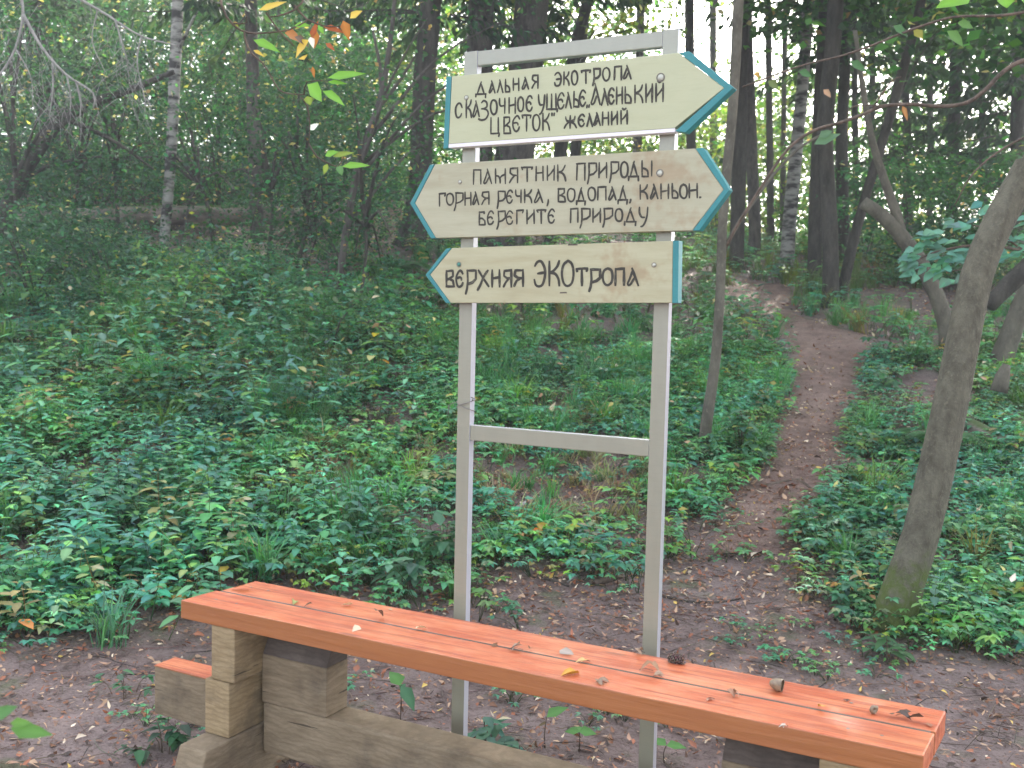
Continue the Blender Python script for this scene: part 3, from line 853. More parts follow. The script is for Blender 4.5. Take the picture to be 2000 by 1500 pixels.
board('pale cream board pointing right, lettered ДАЛЬНАЯ ЭКОТРОПА', [(882.5, 149.5), (1325, 103), (1414, 172), (1318.5, 249), (1318, 250), (876, 281)],
      [[(872, 149.5), (882, 149.5), (875.5, 289), (866, 291)], [(1325.5, 102.5), (1346, 100), (1433, 171), (1339, 259), (1319, 256), (1414.5, 172)]],
      M_BOARD1, T1, 4.0, [(1290.5, 151.5, 0.0105, M_BOLT), (911, 191, 0.0065, M_BOLT)], low=[(876, 281.4), (1318, 250.4), (1318.3, 258), (875.7, 289)])
board('cream double pointed board lettered ПАМЯТНИК ПРИРОДЫ', [(849.5, 321), (1358, 290), (1413, 370), (1352, 450), (851.5, 465), (810.5, 396.5)],
      [[(849, 321), (810, 396.5), (851, 465), (842, 466), (801, 397), (840, 322)], [(1358.5, 290), (1374, 289), (1425, 370.5), (1366, 450.5), (1352.5, 450.5), (1413.5, 370)]],
      M_BOARD2, T2, 3.8, [(898.5, 355.5, 0.0055, M_BOLT), (1289, 338, 0.009, M_BOLT)])
b3 = board('yellowed cream board pointing left, lettered ВЕРХНЯЯ ЭКОТРОПА', [(882.5, 484.5), (1314, 470.5), (1312.5, 591.5), (880, 591.5), (840, 536.5)],
      [[(882, 484.5), (839.5, 536.5), (879.5, 591.5), (871.5, 592), (831, 537), (872, 485)], [(1314.5, 470), (1326, 470), (1324, 592), (1313, 592)]],
      M_BOARD3, T3, 5.4, [(896.5, 516.5, 0.007, M_BOLT_GREEN), (1277.5, 517.5, 0.006, M_BOLT)])
for x0, x1, y in ((1094, 1107, 571.5), (1110, 1128, 478.0)):
    P = [onsign(x0, y - 1, YB), onsign(x1, y - 1.4, YB), onsign(x1 + .6, y + 1.2, YB), onsign(x0 - .6, y + 1.6, YB)]
    mb = MB()
    mb.add([(p[0], YB - 0.0009, p[1]) for p in P], None, [[0, 1, 2, 3]])
    mb.build('knot_mark', M_TIMBER_BARK, b3)

# ------------------------------------------------------------------ trees
def crown_leafy(mb, axis_pts, z0, z1, rad, ncl, per, ls, tint, r, yellow=0.03, flat=0.35, off=(0, 0), skip=0.0):
    """leaf sprays spread through the crown's volume, with gaps between them"""
    A = np.asarray(axis_pts, float)
    ends = []
    for i in range(ncl):
        t = r.random()
        z = z0 + (z1 - z0) * t
        prof = math.sqrt(max(0.05, 1 - (2 * t - 0.85) ** 2 * 0.8))
        a = r.uniform(0, 2 * np.pi); q = rad * prof * math.sqrt(r.uniform(0.03, 1))
        bx = np.interp(z, A[:, 2], A[:, 0]); by = np.interp(z, A[:, 2], A[:, 1])
        c = np.array([bx + off[0] + q * math.cos(a), by + off[1] + q * math.sin(a), z])
        ends.append(c)
        n = int(per * r.uniform(.5, 1.4))
        sz = r.uniform(.35, .75)
        P = c + r.normal(size=(n, 3)) * np.array([sz, sz, sz * flat])
        D = rdir(n, r, 0.0, 0.5)
        U = rdir(n, r, 1.5)
        cl = tints(1, tint, .22, r)[0]
        C = tints(n, cl, .18, r, yellow)
        cards(mb, P, D, U, ls * r.uniform(.7, 1.3, n), ls * .62 * r.uniform(.8, 1.2, n), C)
    return ends

def crown_spruce(mb, tw, axis_pts, z0, z1, rad, r, tint=(.030, .058, .034), per=34, step=.5, nb=5):
    A = np.asarray(axis_pts, float)
    z = z0
    while z < z1:
        t = (z - z0) / (z1 - z0)
        Lb = rad * (1 - 0.85 * t)
        bx = np.interp(z, A[:, 2], A[:, 0]); by = np.interp(z, A[:, 2], A[:, 1])
        for j in range(nb):
            a = r.uniform(0, 2 * np.pi)
            L = Lb * r.uniform(.6, 1.1)
            d = np.array([math.cos(a), math.sin(a), 0])
            s = np.linspace(.12, 1, 6)
            pts = np.array([bx, by, z]) + d[None] * (s * L)[:, None] + np.array([0, 0, 1])[None] * (-.30 * L * s ** 1.6 + .12 * L * s ** 4)[:, None]
            tube(tw, pts, np.linspace(.022, .006, 6), 4, step=L / 4)
            n = int(per * L)
            u = r.uniform(.1, 1, n)
            P = np.stack([np.interp(u, s, pts[:, k]) for k in range(3)], -1)
            sd = np.cross(d, [0, 0, 1])
            w = r.normal(size=n) * .22 * (1.15 - u)
            P = P + sd[None] * w[:, None]
            P[:, 2] -= r.uniform(0, .22, n)
            D = d[None] * .35 + sd[None] * (np.sign(w) * .5)[:, None] + np.array([0, 0, -1])[None] * r.uniform(.3, 1.1, n)[:, None]
            cards(mb, P, D, rdir(n, r, .4), r.uniform(.16, .30, n), r.uniform(.05, .09, n), tints(n, tint, .25, r))
        z += step * r.uniform(.8, 1.2)

TREES = []
def tree(name, label, cat, pts, mat, Y=None, height=13.0, crown=None, sides=12, rough=.07, flare=.35, seed=0, group=None, limbs=5, forks=(), bend=None, depth=None, leaf_mat_=None):
    r = np.random.default_rng(1000 + seed)
    b = ong(pts[0][0], pts[0][1]) if Y is None else at(pts[0][0], pts[0][1], Y)
    if Y is not None: b[2] = gz(b[0], b[1])
    Y0 = b[1]
    P, R = [b - np.array([0, 0, .2])], [pts[0][2] / 2 * Y0 / FPX * 1.05]
    if Y is None:
        P.append(b); R.append(pts[0][2] / 2 * Y0 / FPX)
    for i, (px, py, w) in enumerate(pts[1:] if Y is None else pts):
        dy = 0 if depth is None else depth * (i + 1)
        q = at(px, py, Y0 + dy)
        if q[2] > P[-1][2] + .05 or Y is None:
            P.append(q); R.append(w / 2 * (Y0 + dy) / FPX)
    P = np.array(P); R = np.array(R)
    d = norm(P[-1] - P[-2])
    top = P[-1][2]
    if height > top + .5:
        d = norm(d * np.array([.6, .6, 1]) + (0 if bend is None else np.array(bend)))
        ext = [P[-1] + d * (height - top) * k / d[2] for k in (.35, .7, 1.0)]
        P = np.vstack([P, ext]); R = np.concatenate([R, [R[-1] * .8, R[-1] * .5, R[-1] * .15]])
    o = thing(name, tuple(b), label, cat, group)
    tm = MB()
    tube(tm, P - b, R, sides, step=.16, rough=rough, seed=seed, flare=flare)
    for f in forks:
        fp = [at(x_, y_, Y0) - b for x_, y_, w_ in f]
        tube(tm, fp, [w_ / 2 * Y0 / FPX for x_, y_, w_ in f], 8, step=.12, rough=rough, seed=seed + 3)
    cr = MB()
    if crown:
        k = dict(crown)
        kind = k.pop('kind', 'leafy')
        if kind == 'leafy':
            ends = crown_leafy(cr, P - b + np.array([0, 0, 0]), k['z0'] - b[2], k['z1'] - b[2], k['rad'], k['ncl'], k.get('per', 40), k.get('ls', .13), k.get('tint', (.05, .11, .035)), r, k.get('yellow', .03), off=k.get('off', (0, 0)))
            for e in ends[:limbs]:
                zb = max(e[2] - r.uniform(.8, 2.0), 1.0)
                s0 = np.array([np.interp(zb, P[:, 2] - b[2], P[:, 0] - b[0]), np.interp(zb, P[:, 2] - b[2], P[:, 1] - b[1]), zb])
                mid = (s0 + e) / 2 + np.array([0, 0, .25])
                rr_ = max(R.min() * .8, .02)
                tube(tm, [s0, mid, e], [rr_ * 1.3, rr_ * .8, rr_ * .3], 6, step=.3, seed=seed)
        else:
            crown_spruce(cr, tm, P - b, k['z0'] - b[2], k['z1'] - b[2], k['rad'], r, k.get('tint', (.030, .058, .034)), k.get('per', 34), k.get('step', .5), k.get('nb', 5))
    tm.build('trunk', mat, o, smooth=True)
    if cr.n: cr.build('crown', leaf_mat_ or M_LEAF_FAR, o)
    TREES.append((o, P, b))
    return o, P, b

LG = (.058, .135, .048); DG = (.032, .085, .042); YG = (.13, .185, .04); BG = (.04, .105, .062)

# the near trees on the right and beside the path
o, P, b = tree('leaning_tree', 'thick grey leaning tree with moss on its foot, right of the dirt path', 'tree', [(1742, 1228, 80), (1768, 1130, 72), (1798, 1040, 67), (1842, 850, 64), (1882, 660, 61), (1908, 540, 60), (1948, 440, 58), (2010, 325, 56), (2080, 210, 54)],
     M_BARK_MOSS, height=11, crown=dict(z0=4.4, z1=11.5, rad=3.2, ncl=80, per=45, ls=.15, tint=LG, off=(.9, 1.4)), sides=24, rough=.06, flare=.5, seed=1, bend=(.15, .25, 0))
tree('young_tree', 'slender grey young tree growing left of the path, just right of the signpost', 'tree', [(1374, 876, 24), (1384, 800, 22), (1398, 700, 20), (1407, 560, 19), (1412, 420, 19), (1432, 200, 20), (1442, 0, 20)],
     M_BARK_GREY, height=12, crown=dict(z0=6.2, z1=12.5, rad=2.4, ncl=50, per=45, ls=.14, tint=LG, off=(.3, .8)), seed=2, rough=.05, flare=.15,
     forks=[[(1409, 500, 9), (1440, 440, 8), (1500, 355, 6), (1560, 290, 5), (1620, 255, 4)]])
tree('forked_tree', 'dark trunk of the pair standing where the path bends', 'tree', [(1622, 598, 34), (1622, 480, 31), (1618, 380, 29), (1612, 250, 30), (1626, 90, 31), (1634, -20, 31)], M_BARK_DARK, height=15,
     crown=dict(z0=7.2, z1=15.5, rad=4.0, ncl=320, per=55, ls=.2, tint=LG, yellow=.06), seed=3)
tree('slanting_tree', 'thin dark trunk slanting right, out of the same foot as the path bend trunk', 'tree', [(1640, 590, 22), (1665, 480, 20), (1695, 370, 19), (1725, 270, 18), (1760, 150, 18), (1800, 0, 16)], M_BARK_DARK, height=12,
     crown=dict(z0=6.5, z1=13, rad=3.4, ncl=210, per=50, ls=.18, tint=LG, yellow=.05), seed=4)
o, P, b = tree('broken_tree', 'curved grey trunk with a sawn off top end, leaning left behind the mossy tree', 'tree', [(1852, 700, 32), (1848, 640, 30), (1828, 575, 29), (1796, 510, 29), (1752, 450, 28), (1715, 415, 26), (1686, 396, 24)], M_BARK_GREY, height=0, seed=5, flare=.2,
     forks=[[(1762, 462, 22), (1752, 420, 20), (1730, 360, 18), (1705, 280, 15), (1688, 190, 12), (1670, 60, 9)]])
tree('slanting_tree', 'dark trunk at the right edge slanting right behind the mossy tree', 'tree', [(1950, 725, 44), (1975, 650, 40), (2010, 560, 36), (2050, 470, 34)], M_BARK_GREY, height=9,
     crown=dict(z0=4.6, z1=10.5, rad=3.2, ncl=130, per=50, ls=.17, tint=DG), seed=6, bend=(.2, 0, 0))

# trunks behind the path, left to right
SP = dict(kind='spruce', z0=5.5, z1=17, rad=2.4)
tree('spruce_tree', 'dark straight spruce directly behind the slender young tree', 'spruce', [(1440, 452, 28), (1444, 330, 27), (1446, 180, 26), (1450, 0, 25)], M_BARK_DARK, Y=20, height=17, crown=dict(SP, z0=9.6, per=34), seed=7)
tree('spruce_tree', 'thin dark spruce trunk half a step right of the slender young tree', 'spruce', [(1474, 440, 24), (1468, 300, 23), (1462, 160, 22), (1458, 0, 22)], M_BARK_SPRUCE, Y=22, height=17, crown=dict(SP, z0=9.8, per=34), seed=8)
tree('birch_tree', 'pale speckled birch behind the path, left of the dark pair at the bend', 'birch', [(1540, 455, 27), (1552, 330, 25), (1566, 180, 23), (1580, 0, 22)], M_BIRCH, Y=20, height=15, crown=dict(z0=8.6, z1=14, rad=2.4, ncl=40, per=36, ls=.16, tint=YG, yellow=.12), seed=9, rough=.04, flare=.15)
tree('spruce_tree', 'dark spruce close behind and left of the pair at the path bend', 'spruce', [(1592, 488, 26), (1594, 350, 25), (1602, 180, 24), (1612, 0, 23)], M_BARK_DARK, Y=19, height=17, crown=dict(SP, z0=7.6, per=36), seed=10)
tree('spruce_tree', 'dark spruce seen between the path bend pair and its slanting neighbour', 'spruce', [(1648, 470, 24), (1644, 300, 23), (1650, 120, 22), (1655, 0, 22)], M_BARK_DARK, Y=21, height=17, crown=dict(SP, z0=7.0, per=36), seed=11)
tree('spruce_tree', 'slim spruce right of the broken trunk with drooping branches against the sky', 'spruce', [(1775, 470, 17), (1772, 300, 16), (1768, 120, 15), (1764, 0, 14)], M_BARK_DARK, Y=27, height=16, crown=dict(SP, z0=5.6, rad=2.6, per=30), seed=12)
tree('spruce_tree', 'spruce with a dark trunk left of the upper mossy trunk', 'spruce', [(1858, 470, 24), (1862, 300, 22), (1866, 120, 21), (1870, 0, 20)], M_BARK_DARK, Y=24, height=16, crown=dict(SP, z0=5.2, rad=2.8, per=30), seed=13)
tree('spruce_tree', 'spruce at the right edge above the leaning mossy trunk', 'spruce', [(1985, 470, 30), (1988, 300, 28), (1990, 120, 26), (1992, 0, 25)], M_BARK_DARK, Y=22, height=16, crown=dict(SP, z0=4.8, rad=2.6, per=30), seed=14)
tree('spruce_tree', 'thin spruce trunk behind the right tip of the top arrow board', 'spruce', [(1352, 470, 20), (1350, 300, 19), (1348, 150, 18), (1346, 0, 18)], M_BARK_DARK, Y=25, height=17, crown=dict(SP, z0=10.0, per=36), seed=15)

# behind the signboards and left of them
tree('spruce_tree', 'big rough spruce trunk showing left above the top rail of the signpost', 'spruce', [(925, 478, 58), (930, 330, 56), (936, 160, 53), (940, 0, 51)], M_BARK_SPRUCE, height=18, crown=dict(SP, z0=7.4, per=36), sides=18, rough=.1, seed=16)
tree('spruce_tree', 'broadest rough spruce trunk, behind the middle of the boards, leaning slightly right', 'spruce', [(985, 482, 78), (1002, 330, 74), (1024, 150, 70), (1040, 0, 66)], M_BARK_SPRUCE, height=18, crown=dict(SP, z0=7.6, per=36), sides=18, rough=.1, seed=17)
tree('slanting_tree', 'thin trunk slanting right behind the top rail of the signpost', 'tree', [(1075, 480, 26), (1096, 290, 24), (1120, 110, 23), (1148, 0, 22)], M_BARK_DARK, height=13, crown=dict(z0=7, z1=13, rad=2.4, ncl=45, per=40, ls=.16, tint=YG, yellow=.08), seed=18)
tree('young_tree', 'thin straight trunk behind the right half of the top rail', 'tree', [(1118, 480, 20), (1124, 290, 20), (1134, 110, 20), (1146, -20, 20)], M_BARK_DARK, Y=23, height=14, crown=dict(z0=8, z1=13, rad=2.2, ncl=40, per=40, ls=.16, tint=LG), seed=19)
tree('spruce_tree', 'dark spruce with a bulky root foot, left of the boards', 'spruce', [(800, 478, 60), (812, 420, 46), (822, 330, 42), (830, 160, 40), (842, 0, 38)], M_BARK_DARK, height=17, crown=dict(SP, z0=6.6, per=28), flare=.9, sides=18, rough=.12, seed=20)
tree('young_tree', 'slim grey sapling leaning right with a forked top, left of the boards', 'tree', [(655, 602, 14), (672, 480, 14), (692, 360, 15), (722, 260, 15), (742, 200, 14), (752, 150, 12), (765, 60, 9)], M_BARK_SPRUCE, height=7,
     crown=dict(z0=3.0, z1=6.8, rad=1.7, ncl=46, per=40, ls=.075, tint=BG, yellow=.08), seed=21, rough=.05, flare=.1, forks=[[(738, 212, 10), (756, 190, 8), (786, 150, 6), (810, 110, 4)], [(745, 190, 9), (742, 130, 7), (728, 60, 5)]])
tree('birch_tree', 'white birch with dark patches standing among the bushes in front of the log', 'birch', [(318, 505, 20), (324, 430, 20), (334, 300, 20), (341, 150, 22), (347, 0, 22)], M_BIRCH, height=14, crown=dict(z0=6.5, z1=13.5, rad=2.6, ncl=50, per=38, ls=.14, tint=LG, yellow=.08), seed=22, rough=.04, flare=.15)
tree('spruce_tree', 'dim grey spruce trunk between the birch and the sapling', 'spruce', [(505, 470, 28), (498, 330, 26), (494, 160, 25), (490, 0, 24)], M_BARK_SPRUCE, height=16, crown=dict(SP, z0=6.2, per=26), seed=23)
tree('young_tree', 'dark curved tree leaning right at the left edge', 'tree', [(-14, 505, 34), (8, 430, 32), (40, 350, 29), (72, 295, 27), (120, 235, 24), (185, 200, 18), (262, 172, 14), (340, 140, 10)], M_BARK_DARK, height=0, seed=24, rough=.08, flare=.2,
     forks=[[(40, 350, 12), (68, 338, 9), (110, 318, 7), (200, 305, 4)], [(120, 232, 14), (150, 240, 10), (230, 280, 7), (300, 330, 4)]])
tree('spruce_tree', 'dark spruce in the top left corner with bare grey twigs', 'spruce', [(112, 430, 42), (100, 250, 40), (74, 80, 38), (56, -30, 37)], M_BARK_DARK, Y=18.5, height=15, crown=dict(SP, z0=6.0, per=28), seed=25)
spruce_dead = TREES[-1][0]
THIN = [(545, 470, 548, 0, 15, 26, 'thin trunk right of the dim grey spruce, far behind the log'), (620, 450, 616, 0, 16, 28, 'thin far trunk above the leaning sapling\'s foot'),
        (210, 420, 226, 0, 16, 24, 'thin far trunk left of the birch, beyond the log'), (700, 450, 704, 0, 20, 25, 'far trunk behind the fork of the leaning sapling'), (430, 430, 428, 0, 13, 30, 'thinnest far trunk between the birch and the dim spruce'),
        (1240, 470, 1252, 0, 18, 27, 'far trunk behind the right half of the boards'), (1700, 455, 1706, 0, 14, 31, 'far slim trunk above the sawn off trunk end'), (1395, 440, 1392, 0, 15, 32, 'far slim trunk left of the slender young tree'),
        (1505, 440, 1500, 0, 14, 25, 'slim dark trunk midway between the thin spruce and the speckled birch'), (1528, 450, 1534, 0, 11, 27, 'thinnest trunk just left of the speckled birch'), (1672, 460, 1668, 0, 13, 25, 'slim dark trunk right of the dark pair, in the gap of the slanting tree'),
        (1815, 470, 1818, 0, 13, 28, 'slim trunk behind the sawn off curved trunk'), (1922, 470, 1916, 0, 15, 25, 'slim trunk behind the upper bend of the mossy tree')]
SAP = [([(575, 545, 8), (600, 430, 7), (592, 330, 6), (560, 250, 4)], 'thin dark sapling bending left, left of the leaning sapling'), ([(420, 500, 8), (402, 390, 7), (372, 330, 6), (330, 300, 4)], 'thin dark sapling arching left across the birch'),
       ([(520, 530, 7), (532, 400, 6), (512, 330, 5), (520, 250, 3)], 'crooked thin sapling beside the dim grey spruce'), ([(236, 490, 8), (226, 330, 7), (248, 180, 5)], 'straight thin sapling left of the birch'),
       ([(140, 490, 7), (152, 330, 6), (132, 230, 4)], 'thin sapling crossing the curved tree'), ([(26, 520, 9), (30, 330, 8), (20, 100, 6)], 'dark upright sapling at the left edge'), ([(700, 610, 7), (716, 470, 6), (702, 330, 5), (716, 250, 3)], 'thin sapling right of the leaning sapling'),
       ([(560, 500, 9), (590, 470, 8), (640, 400, 6), (690, 380, 4)], 'low dark sapling leaning far right over the log')]
for i, (a, b_, c, d, w, Yt, lab) in enumerate(THIN):
    tree('woodland_tree', lab, 'tree', [(a, b_, w), ((a + c) / 2, b_ / 2, w * .95), (c, d, w * .9)], M_BARK_SPRUCE if i % 2 else M_BARK_DARK, Y=Yt, height=15,
         crown=dict(z0=12 if i == 7 else 10.8 if i in (5, 8, 9) else 8.5 if i > 4 else 6.5, z1=14.5, rad=2.8, ncl=42, per=36, ls=.2, tint=(LG, YG, DG)[i % 3], yellow=.05), seed=40 + i, sides=8)

for i, (pts, lab) in enumerate(SAP):
    top = at(pts[-1][0], pts[-1][1], ong(pts[0][0], pts[0][1])[1])[2]
    tree('sapling', lab, 'sapling', pts, M_BARK_DARK, height=0, crown=dict(z0=top - 1.6, z1=top + .7, rad=1.0, ncl=26, per=42, ls=.07, tint=(DG, BG)[i % 2], yellow=.04), seed=80 + i, sides=6, flare=.1, limbs=7)

# bare grey twigs of the corner spruce
dead = MB()
bo = np.array(spruce_dead.location)
r = np.random.default_rng(77)
DEAD = [([(38, -20), (45, 28), (30, 95), (0, 145), (-30, 175)], 7), ([(45, 28), (80, 90), (128, 145), (182, 182), (182, 212)], 7), ([(103, 122), (103, 180), (96, 228)], 5), ([(130, 146), (138, 190), (136, 225)], 4), ([(148, 158), (158, 200), (155, 232)], 4),
        ([(150, -5), (210, 30), (275, 70), (350, 90)], 6), ([(276, 71), (268, 125), (286, 205)], 4), ([(225, 40), (240, 90), (250, 130)], 4), ([(30, 95), (60, 150), (64, 210)], 3), ([(190, 20), (180, 80), (205, 140)], 3)]
base_pt = at(60, -60, 18.5)
for pts, w in DEAD:
    Yd = 9.0
    Q = np.array([at(a, b_, Yd) for a, b_ in pts]) - bo
    tube(dead, Q, np.linspace(w, w * .45, len(Q)) / 2 * Yd / FPX, 5, step=.06, rough=.1)
    Qd, _ = resample(Q, np.zeros(len(Q)), .03)
    for k in range(len(Qd)):
        if r.random() < .6:
            s0 = Qd[k]; L = r.uniform(.1, .42)
            d0 = np.array([r.normal() * .4, r.normal() * .4, -1.0])
            m1 = s0 + d0 * L * .5 + r.normal(size=3) * .03
            tube(dead, [s0, m1, s0 + d0 * L + r.normal(size=3) * .05], [.0022, .0016, .0009], 3, step=.1)
for st_ in ((38, -20), (150, -5)):
    tube(dead, [base_pt - bo, (at(st_[0], st_[1] - 50, 13.5) - bo), at(st_[0], st_[1], 9.0) - bo], [.03, .025, .016], 6, step=.1)
for st_ in ((8, 60), (36, 130), (60, 40), (75, 200), (90, 150), (250, 90), (235, 160), (265, 150), (255, 120)):
    for k in range(10):
        s0 = at(st_[0] + r.normal() * 22, st_[1] + r.normal() * 25, 9.3 + r.normal() * .3) - bo
        d0 = np.array([r.normal() * .5, r.normal() * .4, -.8]); L = r.uniform(.15, .5)
        tube(dead, [s0, s0 + d0 * L * .5 + r.normal(size=3) * .03, s0 + d0 * L], [.0022, .0016, .001], 3, step=.1)
dead.build('dead_branches', M_TWIG, spruce_dead, smooth=True)

# ------------------------------------------------------------------ bushes under the trees
def bush(name, label, px, py, h, rad, ncl, per, ls, tint, seed, yellow=.02, Y=None, group=None, mat=M_LEAF, stem=M_BARK_DARK, spread=.8):
    r = np.random.default_rng(3000 + seed)
    b = ong(px, py) if Y is None else at(px, py, Y)
    b[2] = gz(b[0], b[1])
    o = thing(name, tuple(b), label, 'bush', group)
    cr, sm = MB(), MB()
    for i in range(ncl):
        a = r.uniform(0, 6.283); t = r.uniform(.05, 1.0)
        q = rad * math.sqrt(r.uniform(.02, 1)) * (1.0 - .45 * abs(t - .55))
        c = np.array([q * math.cos(a), q * math.sin(a) * spread, h * t])
        if i % 7 == 0:
            s0 = np.array([r.normal() * .08, r.normal() * .08, -.05])
            mid = np.array([c[0] * .35, c[1] * .35, c[2] * .6]) + r.normal(size=3) * .08
            tube(sm, [s0, mid, c], [.014, .009, .003], 5, step=.2, seed=i)
        n = int(per * r.uniform(.5, 1.4)); sz = r.uniform(.2, .42)
        Pn = c + r.normal(size=(n, 3)) * np.array([sz, sz, sz * .38])
        Pn[:, 2] = np.maximum(Pn[:, 2], .04)
        D = rdir(n, r, -.15, .4); U = rdir(n, r, 2.0)
        cl = tints(1, tint, .22, r)[0]
        L = ls * r.uniform(.6, 1.3, n)
        if ls > .075 or mat is M_LEAF and b[1] < 13:
            leaves(cr, Pn, D, U, L, L * .55, tints(n, cl, .2, r, yellow), .15)
        else:
            cards(cr, Pn, D, U, L, L * .6, tints(n, cl, .2, r, yellow))
    sm.build('stems', stem, o, smooth=True)
    cr.build('foliage', mat, o)
    return o

BUSHES = [
    (60, 520, 2.4, 1.5, 46, 60, .075, DG, 'dark leafy bush at the left edge around the foot of the curved tree'),
    (185, 426, 2.8, 1.7, 56, 60, .075, BG, 'leafy bush behind the left end of the fallen log'),
    (262, 424, 3.6, 1.7, 50, 60, .08, LG, 'tall bush left of the birch, rising over the log'),
    (420, 424, 3.0, 1.7, 50, 60, .07, DG, 'bush right of the birch foot, hiding part of the log'),
    (540, 426, 2.8, 1.5, 44, 60, .07, BG, 'bush around the foot of the dim grey spruce trunk'),
    (590, 530, 1.9, 1.1, 34, 55, .065, DG, 'thin stemmed bush left of the leaning sapling'),
    (110, 505, 1.7, 1.3, 44, 60, .065, DG, 'low dark bush in front of the curved tree'),
    (330, 545, .5, 0.9, 26, 50, .06, BG, 'low bush in front of the birch foot'),
    (650, 480, 2.6, 1.2, 46, 60, .065, BG, 'leafy bush behind the foot of the leaning sapling'),
    (70, 600, 1.15, 1.1, 40, 55, .07, DG, 'dark shrub on the shaded slope at the left edge'),
    (215, 560, .75, 1.0, 34, 50, .065, DG, 'dark shrub on the slope below the left end of the log'),
    (345, 640, .75, 0.9, 26, 36, .085, (.10, .17, .06), 'loose shrub with yellowing leaves on the middle of the slope'),
    (500, 620, .7, 0.8, 24, 42, .075, BG, 'loose green shrub right of the yellowing shrub'),
    (640, 700, .8, 0.7, 20, 40, .08, LG, 'open shrub on the slope left of the left post'),
    (690, 560, 1.5, 0.9, 28, 50, .06, BG, 'low bush just right of the leaning sapling foot'),
    (720, 480, 2.2, 1.1, 30, 50, .065, (.05, .085, .045), 'sparse bush between the sapling and the dark root foot'),
    (850, 470, 1.5, 1.0, 22, 50, .06, LG, 'low bush right of the dark root foot, behind the middle board tip'),
]
for i, (px, py, h, rd, nc, pe, ls, tn, lab) in enumerate(BUSHES):
    bush('woodland_bush', lab, px, py, h, rd, nc, pe, ls, tn, i, .03)
FARB = [(80, 330, 22, 4.6, 2.4, DG, 'far bush in the upper left, behind the curved tree'), (330, 300, 23, 5.0, 2.6, LG, 'far tall bush directly behind the birch'), (480, 300, 24, 5.2, 2.6, DG, 'far bush behind the dim grey spruce'),
        (640, 330, 25, 4.8, 2.5, LG, 'far bush behind the sapling fork'), (760, 380, 24, 3.4, 2.0, (.06, .09, .05), 'far bush behind the dark spruce left of the boards'),
        (1400, 430, 27, 4.0, 2.2, YG, 'sunlit yellow green bush right of the middle board'), (1510, 420, 29, 4.6, 2.4, YG, 'sunlit bush between the thin spruce and the speckled birch'), (1300, 430, 30, 4.4, 2.4, YG, 'sunlit bush behind the right post of the sign'),
        (1700, 455, 22, 2.6, 1.9, LG, 'bush behind the slanting trunk at the path bend'), (1800, 480, 19, 2.1, 1.7, BG, 'bush behind the sawn off curved trunk'), (1925, 470, 18, 2.6, 1.8, DG, 'bush behind the upper half of the mossy leaning tree'),
        (1130, 440, 28, 4.0, 2.4, YG, 'sunlit bush behind the middle of the boards'), (170, 380, 19, 3.6, 2.0, BG, 'bush behind the log, left of the birch'), (40, 380, 18, 3.4, 1.9, DG, 'dark bush at the left edge behind the log'), (390, 400, 19.5, 3.8, 2.0, DG, 'dark bush behind the log, right of the birch'),
        (560, 400, 20, 3.6, 2.0, BG, 'bush behind the log, right of the dim grey spruce'), (690, 420, 21, 3.2, 1.8, DG, 'bush just behind the leaning sapling'), (250, 300, 26, 6.5, 3.0, DG, 'tall far bush in the upper left between curved tree and birch'), (560, 300, 27, 6.5, 3.0, BG, 'tall far bush right of the dim grey spruce')]
for i, (px, py, Yb, h, rd, tn, lab) in enumerate(FARB):
    bush('woodland_bush', lab, px, py, h, rd, 60, 55, .11, tn, 50 + i, .04, Y=Yb, mat=M_LEAF_FAR)

# an unseen tree added outside the right edge to block sun from the clearing
tree('added_shade_tree', 'unseen tall leafy tree added beyond the right edge so its crown shades the path', 'tree', [(2330, 560, 50), (2330, 200, 46), (2330, -100, 42)], M_BARK_DARK, Y=13, height=15, crown=dict(z0=6, z1=16, rad=4.2, ncl=200, per=55, ls=.22, tint=LG), seed=60)
# the wood beyond: one mass of leaves
r = np.random.default_rng(501)
far = MB()
N = 5200
for i in range(N):
    y = r.uniform(29, 56); x = r.uniform(-.66, .66) * y
    g = float(gz(x, y))
    z = g + r.uniform(0, 15) if y > 32 else g + r.uniform(0, 8)
    px, py = proj(np.array([x, y, z]))
    if ((px - 1415) / 120) ** 2 + ((py - 60) / 150) ** 2 < 1 or ((px - 1520) / 75) ** 2 + ((py - 30) / 110) ** 2 < 1:
        if r.random() < .985: continue
    elif px > 1600 and py < 420:
        if r.random() < .45: continue
    elif px > 850 and py < 130 and r.random() < .4: continue
    n = int(r.uniform(25, 70)); sz = r.uniform(.5, 1.1)
    c = np.array([x, y, z])
    base = (YG, LG, LG, (.09, .14, .03), DG)[r.integers(0, 5)] if px > 900 else (DG, LG, BG, LG, DG, YG)[r.integers(0, 6)]
    Pn = c + r.normal(size=(n, 3)) * np.array([sz, sz, sz * .5])
    cards(far, Pn, rdir(n, r, 0, .6), rdir(n, r, 1.2), r.uniform(.14, .32, n), r.uniform(.10, .2, n), tints(n, tints(1, base, .2, r)[0], .2, r, .05))
tag(far.build('far_woodland', M_LEAF_FAR), kind='stuff')

